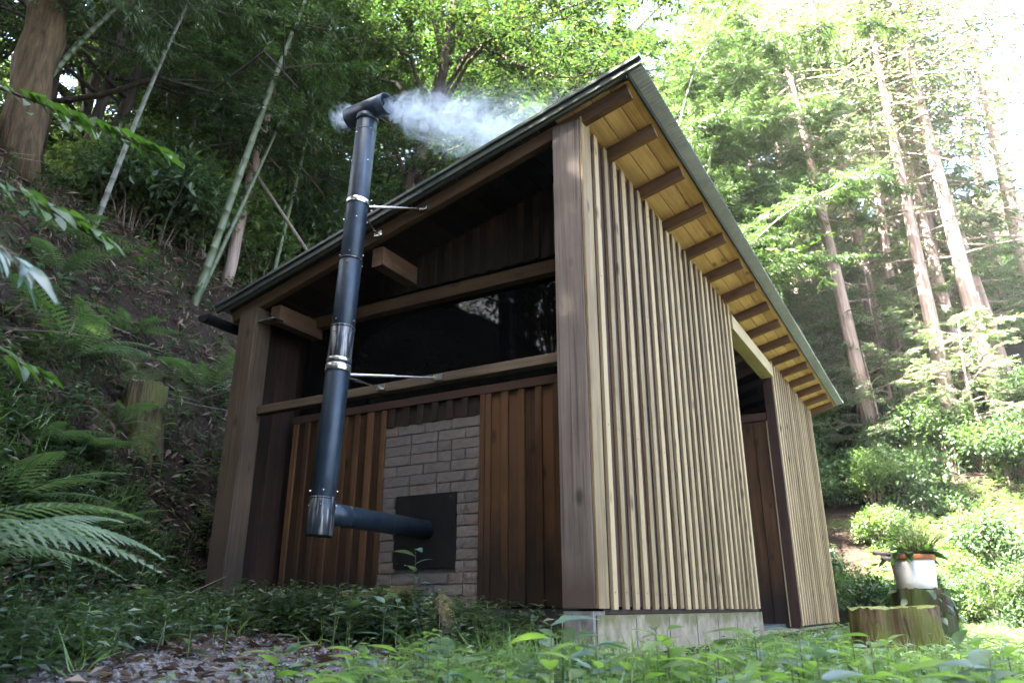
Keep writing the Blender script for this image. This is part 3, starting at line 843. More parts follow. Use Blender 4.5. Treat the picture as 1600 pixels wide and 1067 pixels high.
def rand_dirs(rng, n, zlo=-1, zhi=1):
    z = rng.uniform(zlo, zhi, n); a = rng.uniform(0, 2 * np.pi, n); r = np.sqrt(np.maximum(0, 1 - z * z))
    return np.stack([r * np.cos(a), r * np.sin(a), z], 1)

def broadleaf(seed, H=9.0, R=3.0, tr=0.13, lf=0.095, lw=0.042, limbs=15, low=0.35, fork=False, twigs=9, per=12, lean=(0, 0)):
    rng = np.random.default_rng(seed)
    g = Geo()
    t = np.linspace(0, 1, 9)
    path = np.stack([lean[0] * H * t + 0.12 * np.sin(t * 5 + seed), lean[1] * H * t + 0.12 * np.sin(t * 4 + 2 * seed), t * H * 0.92], 1)
    path -= path[0]; path[0, 2] -= 0.4
    g.add(*tube(path, tr * (1 - 0.86 * t), 10))
    TP, TD = [], []
    for i in range(limbs):
        f = low + (0.98 - low) * (i + 0.5) / limbs
        p = np.array([np.interp(f, t, path[:, k]) for k in range(3)])
        az = i * 2.39996 + rng.uniform(-.5, .5); el = rng.uniform(0.15, 0.75) + 0.4 * (f - 0.5)
        l = R * (1.15 - 0.6 * f) * rng.uniform(0.7, 1.15)
        s = np.linspace(0, 1, 6)
        d = np.array([math.cos(az) * math.cos(el), math.sin(az) * math.cos(el), math.sin(el)])
        lp = p + s[:, None] * d * l + np.stack([0 * s, 0 * s, -0.22 * l * s ** 2], 1) + rng.normal(0, 0.05 * l, (6, 3)) * s[:, None]
        g.add(*tube(lp, tr * 0.42 * (1 - f * 0.5) * (1 - 0.85 * s) + 0.004, 6))
        for b in range(7):
            sf = 0.28 + 0.72 * (b + rng.random()) / 7
            bp = np.array([np.interp(sf, s, lp[:, k]) for k in range(3)])
            ba = az + rng.choice([-1, 1]) * rng.uniform(0.3, 1.3); be = rng.uniform(-0.3, 0.5)
            bd = np.array([math.cos(ba) * math.cos(be), math.sin(ba) * math.cos(be), math.sin(be)])
            bl = l * rng.uniform(0.22, 0.42)
            q = np.stack([bp, bp + bd * bl * 0.5 + [0, 0, 0.03], bp + bd * bl])
            g.add(*tube(q, [0.012, 0.008, 0.003], 4, False))
            for w in range(twigs):
                wf = rng.uniform(0.15, 1.05)
                wp = bp + bd * bl * wf
                wa = ba + rng.uniform(-1.2, 1.2); we = rng.uniform(-0.45, 0.25)
                TP.append(wp); TD.append([math.cos(wa) * math.cos(we), math.sin(wa) * math.cos(we), math.sin(we)])
    TP = np.array(TP); TD = np.array(TD); n = len(TP)
    TL = rng.uniform(0.25, 0.5, n)
    k = np.arange(per)
    s = (k + 0.7) / per
    side = np.where(k % 2, 1.0, -1.0)
    up = np.array([0, 0, 1.0])
    S_ = norm(np.cross(TD, up))
    P = TP[:, None] + TD[:, None] * (TL[:, None] * s)[..., None] - up * (0.1 * TL[:, None] * s ** 2)[..., None]
    D = TD[:, None] * 0.75 + S_[:, None] * side[None, :, None] * 0.8 + rng.normal(0, 0.25, (n, per, 3)) + np.array([0, 0, -0.25])
    P = P.reshape(-1, 3); D = D.reshape(-1, 3)
    Nn = np.array([0, 0, 1.0]) + rng.normal(0, 0.35, P.shape)
    L = lf * rng.uniform(0.65, 1.25, len(P))
    V, Q = leaf_quads(P, D, Nn, L, L * lw / lf)
    return g, V, Q

def conifer(seed, H=20.0, tr=0.20, low=0.42, R=2.6, nb=80, sp=30):
    rng = np.random.default_rng(seed)
    g = Geo()
    t = np.linspace(0, 1, 8)
    path = np.stack([0.05 * np.sin(t * 3 + seed), 0.05 * np.cos(t * 4 + seed), t * H], 1); path[:, :2] -= path[0, :2]; path[0, 2] = -0.6
    g.add(*tube(path, tr * (1.08 - t), 10))
    Ps, Ds, Ls = [], [], []
    for i in range(nb + 10):
        dead = i >= nb
        f = rng.uniform(low * 0.45, low) if dead else low + (0.985 - low) * ((i + rng.random()) / nb)
        az = i * 2.39996 + rng.uniform(-.4, .4)
        l = R * (1 - ((f - low) / (1 - low)) ** 1.3) * rng.uniform(0.65, 1.15) + 0.35 if not dead else rng.uniform(0.5, 1.6)
        el = rng.uniform(-0.25, 0.2)
        s = np.linspace(0, 1, 5)
        h = np.array([math.cos(az), math.sin(az), 0])
        lp = np.array([0, 0, f * H]) + s[:, None] * h * l * math.cos(el) + np.stack([0 * s, 0 * s, l * (math.sin(el) * s - 0.38 * s ** 2 + 0.18 * s ** 4)], 1)
        g.add(*tube(lp, 0.028 * (1 - 0.9 * s) + 0.004, 5, False))
        if dead: continue
        m = int(sp * (0.4 + 0.6 * l / R))
        sf = rng.uniform(0.18, 1.05, m)
        P = np.stack([np.interp(sf, s, lp[:, k]) for k in range(3)], 1)
        sd = np.array([-h[1], h[0], 0])
        sg = rng.choice([-1, 1], m)[:, None]
        spread = rng.uniform(0, 0.42, m)[:, None] * l * 0.6
        P = P + sg * sd * spread * (1.1 - sf[:, None] * 0.6) + rng.normal(0, 0.06, (m, 3))
        D = h * 0.7 + sg * sd * 0.8 + np.array([0, 0, -0.35]) + rng.normal(0, 0.3, (m, 3))
        Ps.append(P); Ds.append(D); Ls.append(rng.uniform(0.16, 0.34, m))
    P = np.concatenate(Ps); D = np.concatenate(Ds); L = np.concatenate(Ls)
    V, Q = leaf_quads(P, D, np.array([0, 0, 1.0]) + rng.normal(0, 0.5, P.shape), L, L * 0.36, 0.2, 0.15)
    return g, V, Q

def bamboo(seed, H=10.0, r=0.045, bend=3.2, az=0.0, low=0.45, twigs=15, per=12, lean=0.1, lf=0.125):
    rng = np.random.default_rng(seed)
    g = Geo()
    n = 30; t = np.linspace(0, 1, n)
    hor = lean * H * t + bend * t ** 3.2
    zz = H * (t - 0.23 * np.clip(bend / 3.2, 0, 1.3) * t ** 4)
    path = np.stack([hor * math.cos(az), hor * math.sin(az), zz], 1); path[0, 2] = -0.4
    # swollen nodes
    pts, rad = [], []
    for i in range(n - 1):
        for e, k in ((0.0, 1.14), (0.03, 1.0), (0.97, 1.0)):
            f = (i + e) / (n - 1)
            pts.append([np.interp(f, t, path[:, q]) for q in range(3)]); rad.append(r * (1 - 0.85 * f ** 1.3) * k)
    g.add(*tube(pts, rad, 9))
    TP, TD = [], []
    for i in range(int(low * n), n):
        p = path[i]; f = t[i]
        for b in range(3):
            ba = rng.uniform(0, 2 * np.pi); be = rng.uniform(-0.1, 0.7)
            bl = rng.uniform(0.5, 1.35) * (1.15 - 0.55 * f)
            bd = np.array([math.cos(ba) * math.cos(be), math.sin(ba) * math.cos(be), math.sin(be)])
            s = np.linspace(0, 1, 4)
            lp = p + s[:, None] * bd * bl + np.stack([0 * s, 0 * s, -0.35 * bl * s ** 2], 1)
            g.add(*tube(lp, [0.008, 0.006, 0.004, 0.002], 4, False))
            for w in range(twigs):
                sf = rng.uniform(0.15, 1.0)
                TP.append([np.interp(sf, s, lp[:, q]) for q in range(3)])
                wa = ba + rng.uniform(-1.4, 1.4); we = rng.uniform(-0.7, 0.35)
                TD.append([math.cos(wa) * math.cos(we), math.sin(wa) * math.cos(we), math.sin(we)])
    TP = np.array(TP); TD = np.array(TD); m = len(TP)
    TL = rng.uniform(0.15, 0.42, m)
    k = np.arange(per); s = (k + 0.5) / per; side = np.where(k % 2, 1.0, -1.0)
    S_ = norm(np.cross(TD, np.array([0, 0, 1.0])))
    P = TP[:, None] + TD[:, None] * (TL[:, None] * s)[..., None]
    D = TD[:, None] * 0.9 + S_[:, None] * side[None, :, None] * 0.6 + rng.normal(0, 0.22, (m, per, 3)) + np.array([0, 0, -0.45])
    P = P.reshape(-1, 3); D = D.reshape(-1, 3)
    L = lf * rng.uniform(0.6, 1.2, len(P))
    V, Q = leaf_quads(P, D, np.array([0, 0, 1.0]) + rng.normal(0, 0.4, P.shape), L, L * 0.17, 0.15, 0.15)
    return g, V, Q

def bush(seed, R=0.8, Hh=0.9, n=2600, lf=0.09, ratio=0.5):
    rng = np.random.default_rng(seed)
    g = Geo()
    cents = []
    for i in range(12):
        az = rng.uniform(0, 6.28); rr = R * rng.uniform(0.1, 0.85); h = Hh * rng.uniform(0.35, 1.0) * (1 - 0.4 * (rr / R))
        tip = np.array([rr * math.cos(az), rr * math.sin(az), h])
        g.add(*tube([(0.05 * math.cos(az), 0.05 * math.sin(az), -0.2), tip * [0.45, 0.45, 0.6], tip], [0.014, 0.010, 0.004], 5, False))
        cents.append(tip)
    cents = np.array(cents)
    c = cents[rng.integers(0, 12, n)]
    dirs = rand_dirs(rng, n, -0.6, 1)
    P = c + dirs * (R * 0.36 * rng.random(n) ** 0.45)[:, None]
    P[:, 2] = np.maximum(P[:, 2], -0.05)
    D = dirs * 0.8 + rng.normal(0, 0.5, (n, 3)) + [0, 0, -0.15]
    L = lf * rng.uniform(0.6, 1.25, n)
    V, Q = leaf_quads(P, D, dirs * 0.5 + np.array([0, 0, 1.0]) + rng.normal(0, 0.35, (n, 3)), L, L * ratio)
    return g, V, Q

BLOOK = ('rounded', 'wide dark', 'upright', 'tall dark', 'narrow yellow green')
class Proto:
    """A plant built once (trunk and crown) and copied with its parts."""
    def __init__(s, kind, made, barkm, leafm, trunk='trunk', crown='crown'):
        g, V, Q = made
        s.kind = kind
        s.trunk = g.mesh(kind + '_' + trunk, barkm, True); s.crown = mesh_np(kind + '_' + crown, V, Q, leafm)
        s.tn, s.cn = trunk, crown
    def put(s, loc, rz, sc, label, cat, group=None, tilt=None):
        r = empty(s.kind, loc, rz); r.scale = (sc, sc, sc)
        if tilt: r.rotation_euler = (tilt[0], tilt[1], rz)
        tag(r, label, cat, group)
        link(s.tn, s.trunk, r); link(s.cn, s.crown, r)
        return r

ORD = ('leftmost', 'second', 'third', 'fourth', 'fifth', 'sixth', 'seventh', 'eighth', 'ninth', 'tenth', 'eleventh', 'twelfth', 'thirteenth', 'fourteenth', 'fifteenth', 'sixteenth', 'seventeenth', 'eighteenth', 'nineteenth', 'twentieth')
def order_labels(items, what):
    items = sorted(items, key=lambda t: t[0])
    for i, (px, o) in enumerate(items):
        o['label'] = ORD[i] + (' ' if i == 0 else ' from the left ') + 'of ' + what
def on_ground(x, y, dz=0.0): return (x, y, gz(x, y) + dz)
def polar(px, dist):
    """Ground point at a bearing (given as a column of the photograph at eye level) and distance ahead."""
    k = (px - 800) / FPX / (math.cos(TILT) + math.tan(TILT) * math.sin(TILT))
    return k * dist, dist
def at_ground(px, py, d0=1.2, d1=12):
    """Where the line of sight of a photographed spot meets the soil."""
    for d in np.arange(d0, d1, .03):
        p = view(px, py, d)
        if p.z <= gz(p.x, p.y): return p
    p = view(px, py, d1); return Vector((p.x, p.y, gz(p.x, p.y)))
# ------------------------------------------------------------------ trees
BL = [Proto('broadleaf_tree', broadleaf(s, H, Rr, tr, limbs=lb, low=lo, twigs=tw, lf=lf, lw=lf * .45), M['bark'], m) for s, H, Rr, tr, lb, lo, tw, lf, m in (
    (1, 9.0, 3.0, .12, 15, .35, 10, .10, M['leaf_canopy']), (2, 10.5, 3.4, .14, 16, .32, 10, .105, M['leaf_dark']), (3, 8.0, 3.1, .11, 15, .30, 10, .095, M['leaf_canopy']), (4, 8.5, 2.7, .09, 19, .10, 11, .09, M['leaf_dark']), (6, 9.5, 2.9, .09, 20, .08, 11, .09, M['leaf_canopy']))]
CF = [Proto('cedar_tree', conifer(s, H, tr, lo, Rr), M['bark_red'], M['leaf_cedar']) for s, H, tr, lo, Rr in (
    (11, 20, .21, .34, 2.7), (12, 17, .18, .24, 2.6), (13, 23, .24, .46, 2.8))]
BP = [Proto('broadleaf_tree', broadleaf(s, H, Rr, .09, limbs=17, low=.14, twigs=10, lf=.11, lw=.05), M['bark_red'], M['leaf_pale']) for s, H, Rr in ((14, 8.0, 2.8), (15, 7.0, 2.9))]
BU = [Proto('undergrowth_shrub', bush(s, Rr, Hh, n, lf), M['twig'], lm_, 'stem', 'foliage') for s, Rr, Hh, n, lf, lm_ in (
    (21, 0.9, 1.0, 1900, .10, M['leaf_shrub']), (22, 1.2, 0.9, 2300, .12, M['leaf_shrub_dark']), (23, 0.8, 1.5, 2000, .09, M['leaf_shrub']), (24, 1.1, 1.6, 2400, .13, M['leaf_shrub_dark']), (25, .7, 1.9, 1700, .08, M['leaf_bamboo']))]

# the forked tree behind the hut
def cleared(x, y):
    u, v = world_to_hut(x, y)
    return not (-0.05 < u < 8.7 and -0.45 < v < 2.92)

def fork_tree():
    rng = np.random.default_rng(5)
    base = view(598, 420, 9.6); b = np.array(on_ground(base.x, base.y))
    A = np.array(view(640, 290, 9.6)); B = np.array(view(672, 195, 9.5)); C = np.array(view(694, 100, 9.3)); D = np.array(view(716, -30, 9.0)); E = np.array(view(730, -160, 8.9))
    g = Geo()
    trunk = np.array([b - [0, 0, .4], (b + A) / 2 + [0.05, 0, 0], A, B, C, D, E])
    g.add(*tube(trunk, [0.15, 0.125, 0.11, 0.10, 0.085, 0.065, 0.04], 10))
    limbs = [(B, [(760, 60, 8.6), (830, 40, 8.2), (905, 18, 7.9)]), (B, [(740, 62, 9.0), (790, 95, 8.4), (860, 120, 7.9), (930, 118, 7.4)]), (C, [(735, 20, 9.0), (800, 25, 8.6), (880, 12, 8.2), (960, -10, 7.8)]),
             (B, [(640, 90, 9.3), (600, 60, 8.9), (560, 70, 8.6)]), (A, [(610, 200, 9.4), (560, 160, 9.2), (520, 150, 9.0)]), (C, [(670, 0, 9.1), (620, -30, 8.9), (560, -40, 8.6)]),
             (D, [(780, -60, 8.6), (860, -70, 8.2), (940, -60, 7.8)]), (A, [(690, 250, 9.2), (740, 215, 8.7), (800, 190, 8.4)]), (C, [(760, 80, 9.6), (850, 70, 9.8), (950, 60, 10)]), (B, [(620, 130, 9.9), (560, 110, 10.2), (500, 90, 10.4)])]
    TP, TD = [], []
    for st, pts in limbs:
        lp = np.array([st] + [np.array(view(*p)) for p in pts])
        k = np.linspace(0, 1, len(lp)); kk = np.linspace(0, 1, 10)
        lp = np.stack([np.interp(kk, k, lp[:, q]) for q in range(3)], 1) + rng.normal(0, 0.02, (10, 3))
        g.add(*tube(lp, 0.035 * (1 - kk) + 0.006, 6))
        for b_ in range(16):
            i = rng.integers(2, 10); p = lp[i]
            d = rand_dirs(rng, 1, -0.3, 0.4)[0]; l = rng.uniform(0.5, 1.1)
            g.add(*tube([p, p + d * l * .5 + [0, 0, .03], p + d * l], [0.009, .006, .003], 4, False))
            for w in range(9):
                TP.append(p + d * l * rng.uniform(0.1, 1.05)); dd = d + rng.normal(0, .7, 3); dd[2] *= 0.4; TD.append(dd)
    TP = np.array(TP) - b; TD = norm(np.array(TD)); m = len(TP); per = 11
    k = np.arange(per); s = (k + .6) / per; side = np.where(k % 2, 1., -1.)
    S_ = norm(np.cross(TD, np.array([0, 0, 1.])))
    P = (TP[:, None] + TD[:, None] * (0.40 * s)[None, :, None]).reshape(-1, 3)
    Dd = (TD[:, None] * .7 + S_[:, None] * side[None, :, None] * .8 + rng.normal(0, .25, (m, per, 3)) + [0, 0, -.2]).reshape(-1, 3)
    L = 0.095 * rng.uniform(.6, 1.25, len(P))
    V, Q = leaf_quads(P, Dd, np.array([0, 0, 1.]) + rng.normal(0, .35, P.shape), L, L * .42)
    for i in range(len(g.V)): g.V[i] = g.V[i] - b
    r = empty('forked_tree', b)
    tag(r, 'tall dark forked tree rising straight behind the roof with wide leafy limbs', 'tree')
    link('trunk', g.mesh('trunk', M['bark'], True), r); link('crown', mesh_np('crown', V, Q, M['leaf_canopy']), r)
fork_tree()

# the dark wood on and behind the bank
spots = []
def place(proto, px, dist, sc, rz, label, cat, group=None, dz=0.0, tilt=None):
    x, y = polar(px, dist)
    spots.append((x, y))
    return proto.put(on_ground(x, y, dz), rz, sc, label, cat, group, tilt)

G1 = 'broadleaf trees crowding the bank left of the hut'
for i, (px, d, sc, k) in enumerate([(-40, 8.0, .9, 1), (150, 10.6, .9, 0), (270, 10.6, .9, 2), (90, 11.5, 1.0, 1), (220, 12.5, 1.05, 0), (350, 12.0, .9, 1), (430, 11.5, .95, 2), (-60, 9, .95, 1), (300, 15.5, 1.1, 0), (460, 15.0, 1.1, 1), (10, 8.2, 1.0, 1), (70, 14, 1.25, 0), (180, 16, 1.3, 1), (-120, 7.5, 1.0, 0), (390, 16.5, 1.3, 2), (-40, 12.5, 1.3, 1), (130, 10.2, .8, 2), (-150, 10, 1.2, 2), (250, 19, 1.4, 1)]):
    G1l = (G1l if i else []) + [(px, place(BL[(3, 4, 3)[k]], px, d, sc, i * 1.9, 'dense', 'tree', G1))]
order_labels(G1l, 'the dense dark broadleaf trees standing above the bank')
G2 = 'broadleaf trees behind the hut'
for i, (px, d, sc, k) in enumerate([(540, 13.5, 1.05, 0), (620, 15.5, 1.2, 1), (700, 13.8, 1.05, 2), (790, 15.5, 1.2, 0), (870, 14.0, 1.15, 2), (940, 16.5, 1.25, 1), (580, 19, 1.3, 2), (730, 20, 1.3, 0), (850, 21, 1.35, 1), (980, 20, 1.3, 0), (400, 19, 1.25, 0), (500, 23, 1.4, 2), (1010, 15.5, 1.45, 2), (1050, 18.5, 1.7, 0), (900, 18, 1.6, 2)]):
    G2l = (G2l if i else []) + [(px, place(BL[k if d > 15 else 3 + k % 2], px, d, sc, i * 2.3 + 1, 'leafy', 'tree', G2))]
order_labels(G2l, 'the leafy broadleaf trees in the wood behind the hut roof')
G3 = 'unseen trees added to shade the hut and bank'  # out-of-view trees added to block sky and sun from the hut front
for i, (x, y, sc, k) in enumerate([(-1.6, -2.4, 1.0, 1), (-3.9, -0.4, 1.05, 0), (0.8, -4.0, 1.0, 2), (-10, 1.5, 1.2, 1), (-6.2, 2.2, 1.1, 1), (-6.8, 4.0, 1.2, 0), (-7.5, 0.0, 1.2, 1), (-8.2, 2.8, 1.4, 2), (-5.8, 0.0, 1.0, 0), (-9.6, 4.0, 1.4, 1), (-9.0, 0.8, 1.4, 1), (-11, 3.2, 1.5, 0), (-11.5, 0.2, 1.5, 1), (-5.2, -1.6, 1.1, 1), (-8.5, 4.5, 1.1, 0), (-6.5, -1.5, 1.0, 2), (-10.5, 1, 1.2, 1), (-4.5, -5, 1.1, 0), (-9, -4, 1.2, 1), (0.5, -7.5, 1.15, 2), (-6, -9, 1.3, 1), (3.5, -9.5, 1.2, 0), (-12, 6, 1.2, 1), (-3.5, -3.2, 1.0, 1), (-1.0, -5.0, 1.0, 0), (-5.5, -6.5, 1.2, 2), (-9.5, -1.2, 1.2, 0), (-2.5, -8.0, 1.2, 1), (-12, -3, 1.3, 2), (-7.5, -7.5, 1.2, 0), (-13, 2.5, 1.3, 1), (-4, -12, 1.4, 1), (1, -12, 1.4, 0), (-9, -11, 1.4, 2)]):
    BL[k].put(on_ground(x, y), i * 1.7, sc, 'broadleaf tree added out of view to shade the hut front', 'tree', G3)

# bamboo: pale leaning culms on the bank
def culm_between(p_low, p_high, r, seed, matk, label, tw=10, low=0.5, ext=1.6):
    a = Vector(p_low); b = Vector(p_high); x, y = a.x, a.y
    base = a + (a - b) * 0.02
    # follow the line of the culm down to the soil
    for i in range(60):
        if base.z <= gz(base.x, base.y): break
        base = base + (a - b).normalized() * 0.1
    d = (b - base); L = d.length * ext
    g, V, Q = bamboo(seed, L, r, 0.5, 0.0, low, tw, 11, 0.0)
    pr_ = Proto('bamboo', (g, V, Q), M[matk], M['leaf_bamboo'], 'culm', 'foliage')
    q = d.to_track_quat('Z', 'Y').to_euler()
    o = pr_.put(base, 0, 1, label, 'bamboo'); o.rotation_euler = q
    return o
culm_between(view(372, 280, 7.6), view(470, 0, 7.6), 0.046, 31, 'culm', 'thick pale green bamboo culm leaning right, left of the stovepipe cap')
culm_between(view(206, 205, 7.0), view(286, 0, 7.0), 0.030, 32, 'culm_grey', 'mottled grey bamboo culm leaning right on the upper bank')
culm_between(view(98, 92, 6.4), view(166, 8, 6.4), 0.044, 33, 'culm', 'short stretch of thick bamboo culm beside the big dark trunk')
culm_between(view(380, 318, 7.9), view(455, 160, 8.2), 0.028, 34, 'culm', 'thin bamboo culm leaning right at the edge of the bank')
culm_between(view(318, 130, 9.5), view(345, 0, 9.5), 0.025, 35, 'culm', 'slim dark bamboo culm standing between the two leaning ones')
culm_between(view(452, 330, 9.0), view(520, 60, 9.4), 0.03, 36, 'culm', 'slender bamboo culm rising from the bank close to the stovepipe')
# feathery bamboo arching over from behind the hut
BB = [Proto('arching_bamboo', bamboo(s, H, .05, bd, 0.0, .30, 17, 12, .08), M['culm'], M['leaf_bamboo'], 'culm', 'foliage') for s, H, bd in ((41, 11, 3.6), (42, 9.5, 3.0), (43, 12.5, 4.2))]
BB.append(Proto('arching_bamboo', bamboo(44, 15, .05, 2.0, 0.0, .22, 20, 12, .04), M['culm'], M['leaf_bamboo'], 'culm', 'foliage'))
G4 = 'arching bamboos behind the long side of the hut'
for i, (px, d, sc, k, az) in enumerate([(1010, 15.0, 1.2, 0, -.1), (1060, 14.0, 1.1, 1, .2), (960, 14.5, 1.25, 2, -.2), (1120, 15.5, .95, 0, .4), (1050, 17.5, 1.35, 2, -.1), (1130, 18.0, 1.15, 1, .1), (990, 12.8, .95, 1, .5), (1085, 13.3, .85, 0, -.5), (920, 13.0, 1.1, 0, .1), (1170, 16.2, .75, 2, .0), (1020, 16, 1.2, 1, .9), (1000, 19, 1.55, 2, .0), (1075, 20, 1.5, 0, .2), (1110, 14.5, .75, 1, .7), (940, 17, 1.45, 1, .1), (1150, 20, 1.2, 1, -.2), (1035, 13.2, 1.0, 2, .3), (975, 18, 1.7, 0, .1), (1005, 15.5, 1.45, 2, .2), (1060, 16.5, 1.3, 0, .15), (1105, 16, 1.15, 1, -.15), (1140, 14.2, .9, 2, .05), (1085, 12.4, .85, 1, .15), (950, 20, 1.8, 1, .3), (1180, 18.5, .95, 0, .1), (1050, 12.9, 1.0, 3, .3), (1085, 14.6, 1.05, 3, -.4), (1110, 13.4, .9, 3, .1), (1020, 14.0, 1.0, 3, .8), (1070, 16.5, 1.15, 3, 0), (1130, 17, 1.0, 3, .4), (1150, 15.2, .85, 3, -.2)]):
    if i == 0: bn, bf = [], []
    (bn if d < 15 else bf).append((px, place(BB[k], px, d, sc, az, 'feathery', 'bamboo', G4)))
order_labels(bn, 'the nearer feathery bamboos arching beyond the hut roof')
order_labels(bf, 'the farther feathery bamboos arching beyond the hut roof')

# cedars and undergrowth on the sunlit slope at the right
G5 = 'cedars on the sunlit slope at the right'
rngc = np.random.default_rng(77)
ced = [(1215, 19, .85, 0), (1270, 25, .95, 1), (1395, 22, .95, 0), (1450, 17.5, .8, 2), (1500, 22, 1.0, 0), (1560, 18, .9, 2), (1610, 21, 1.0, 0), (1660, 17, .9, 1), (1430, 26, 1.0, 2), (1520, 28, 1.05, 1), (1350, 28, 1.0, 0), (1590, 27, 1.0, 2), (1250, 31, 1.0, 2), (1680, 25, 1.0, 0), (1312, 24, .8, 2), (1412, 15.6, .66, 2), (1475, 17.0, .72, 0), (1548, 15.2, .70, 2), (1585, 16.8, .66, 2), (1345, 21, .85, 2), (1630, 15.5, .8, 2), (1180, 27, .9, 1), (1200, 38, 1.0, 2), (1735, 20, .95, 2)]
near, far = [], []
for i, (px, d, sc, k) in enumerate(ced):
    o = place(CF[k], px, d, sc, i * 1.3, 'tall straight cedar with reddish bare lower trunk on the sunlit slope', 'tree', G5, tilt=(rngc.uniform(-.05, .05), rngc.uniform(-.06, .06)))
    (near if d < 19 else far).append((px, o))
order_labels(near, 'the nearer tall cedars with pale reddish trunks on the slope')
order_labels(far, 'the farther tall cedars standing higher up the sunlit slope')
G6 = 'broadleaf trees between the cedars'
for i, (px, d, sc, k) in enumerate([(1300, 16.5, .5, 2), (1420, 15.5, .42, 0), (1520, 15.6, .5, 2), (1600, 14.5, .5, 0), (1360, 21, .7, 2), (1480, 20, .65, 0), (1570, 23.5, .8, 2), (1240, 20.5, .65, 0), (1640, 18.5, .6, 2), (1275, 18, .6, 0), (1335, 18.5, .75, 0), (1390, 17.5, .6, 0), (1450, 16.5, .6, 0), (1505, 18.5, .8, 0), (1555, 17, .65, 0), (1610, 20, .9, 0), (1425, 22, 1.0, 0), (1320, 24, 1.1, 0), (1530, 24, 1.15, 0)]):
    k = k + 0
    G6l = (G6l if i else []) + [(px, place(BP[i % 2], px, d, sc, i * 2.1, 'small', 'tree', G6))]
order_labels(G6l, 'the small sunlit broadleaf trees growing between the cedar trunks')
G7 = 'shrubs covering the sunlit slope'
for i in range(165):
    px = rngc.uniform(1170, 1720); d = 10.5 + 21 * rngc.random() ** 1.35
    place(BU[i % 5], px, d, rngc.uniform(.4, 1.0) * min(1, .55 + (d - 10) * .09), rngc.uniform(0, 6.28), BLOOK[i % 5] + ' shrub on the sunlit slope below the cedars', 'shrub', G7)
G8 = 'shrubs in the shade behind the hut'
for i in range(90):
    px = rngc.uniform(-60, 1000); d = rngc.uniform(7.5, 15)
    x, y = polar(px, d)
    if not cleared(x, y) or bank_d(x, y) < 2.6 and d < 11 or (px < 420 and d < 9.5): continue
    BU[i % 5].put(on_ground(x, y), rngc.uniform(0, 6.28), rngc.uniform(.6, 1.2), BLOOK[i % 5] + ' shrub in the shade of the wood above the bank', 'shrub', G8)
for i in range(40):  # unseen shrubs added behind the camera to block low sky light
    a = R(rngc.uniform(175, 278)); d = rngc.uniform(4.5, 9)
    BU[i % 5].put(on_ground(math.sin(a) * d, math.cos(a) * d), rngc.uniform(0, 6.28), rngc.uniform(1.1, 2.0), BLOOK[i % 5] + ' shrub added out of view to block low sky light', 'shrub', 'unseen shrubs added to block low sky light')
for i in range(34):
    px = rngc.uniform(-40, 470); d = rngc.uniform(8.6, 11.5)
    x, y = polar(px, d)
    if bank_d(x, y) < 3.0: continue
    BU[(0, 2, 0)[i % 3]].put(on_ground(x, y, -.1), rngc.uniform(0, 6.28), rngc.uniform(.9, 1.5), 'tall dark shrub filling the wood behind the crest of the bank', 'shrub', 'tall shrubs behind the crest of the bank')
G9 = 'shrubs along the crest of the bank'
for i in range(44):
    u = rngc.uniform(0.3, 9.5); d = rngc.uniform(2.9, 4.9)
    vt = max(3.12 + 0.55 * min(u - 0.2, 0), 1.0)
    q = O2 + UV * u + VV * (vt + d)
    BU[i % 5].put(on_ground(q[0], q[1], -.1), rngc.uniform(0, 6.28), rngc.uniform(.6, 1.15), BLOOK[i % 5] + ' leafy shrub crowding the crest of the bank', 'shrub', G9)
# big dark trunk at the upper left, sunlit trunk behind the thick bamboo
def bare_trunk(name, p0, p1, r0, r1, matk, label, cat='tree', ragged=False):
    a = np.array(p0); b = np.array(p1)
    n = 9; t = np.linspace(0, 1, n); rng = np.random.default_rng(int(abs(a[0] * 100)))
    pts = a + t[:, None] * (b - a) + rng.normal(0, 0.02, (n, 3)) * r0 * 4
    g = Geo(); V, Qq, T = tube(pts - a, r0 + (r1 - r0) * t, 12)
    V = V + rng.normal(0, r0 * 0.06, V.shape)
    g.add(V, Qq, T)
    if ragged:
        for i in range(7):
            an = rng.uniform(0, 6.28); rr = r1 * 0.8
            c = pts[-1] - a + np.array([math.cos(an) * rr, math.sin(an) * rr, -0.02])
            g.add(*tube([c - (b - a) * 0.05, c + (b - a) / np.linalg.norm(b - a) * rng.uniform(.04, .16)], [rr * .4, .004], 5))
    r = empty(name, a); tag(r, label, cat)
    link('trunk', g.mesh('trunk', M[matk], True), r)
    return r
def rooted(px, py, dist, px1, py1, r0, r1, matk, label, name='old_tree', cat='tree', ragged=False):
    a = view(px, py, dist); b = view(px1, py1, dist)
    a = a + (a - b).normalized() * 0.0
    for i in range(80):
        if a.z <= gz(a.x, a.y) - 0.15: break
        a = a + (a - b).normalized() * 0.08
    return bare_trunk(name, a, b, r0, r1, matk, label, cat, ragged)
t1 = rooted(52, 130, 6.2, 92, -60, 0.20, 0.17, 'bark_gold', 'stout dark tree trunk with flaking brown bark at the top left')
rooted(376, 345, 8.6, 432, 110, 0.075, 0.055, 'bark_red', 'sunlit pinkish tree trunk half hidden behind the thick bamboo')
_q = at_ground(322, 256, 5.5, 14)
rooted(322, 256, _q.y, 334, 192, 0.0075 * _q.y, 0.006 * _q.y, 'deadwood', 'broken pinkish dead stem standing on the crest of the bank', 'broken_stem', 'stump', True)
rooted(448, 345, 8.4, 386, 252, 0.03, 0.02, 'twig', 'fallen grey pole leaning left across the bamboo culms', 'fallen_pole', 'branch')

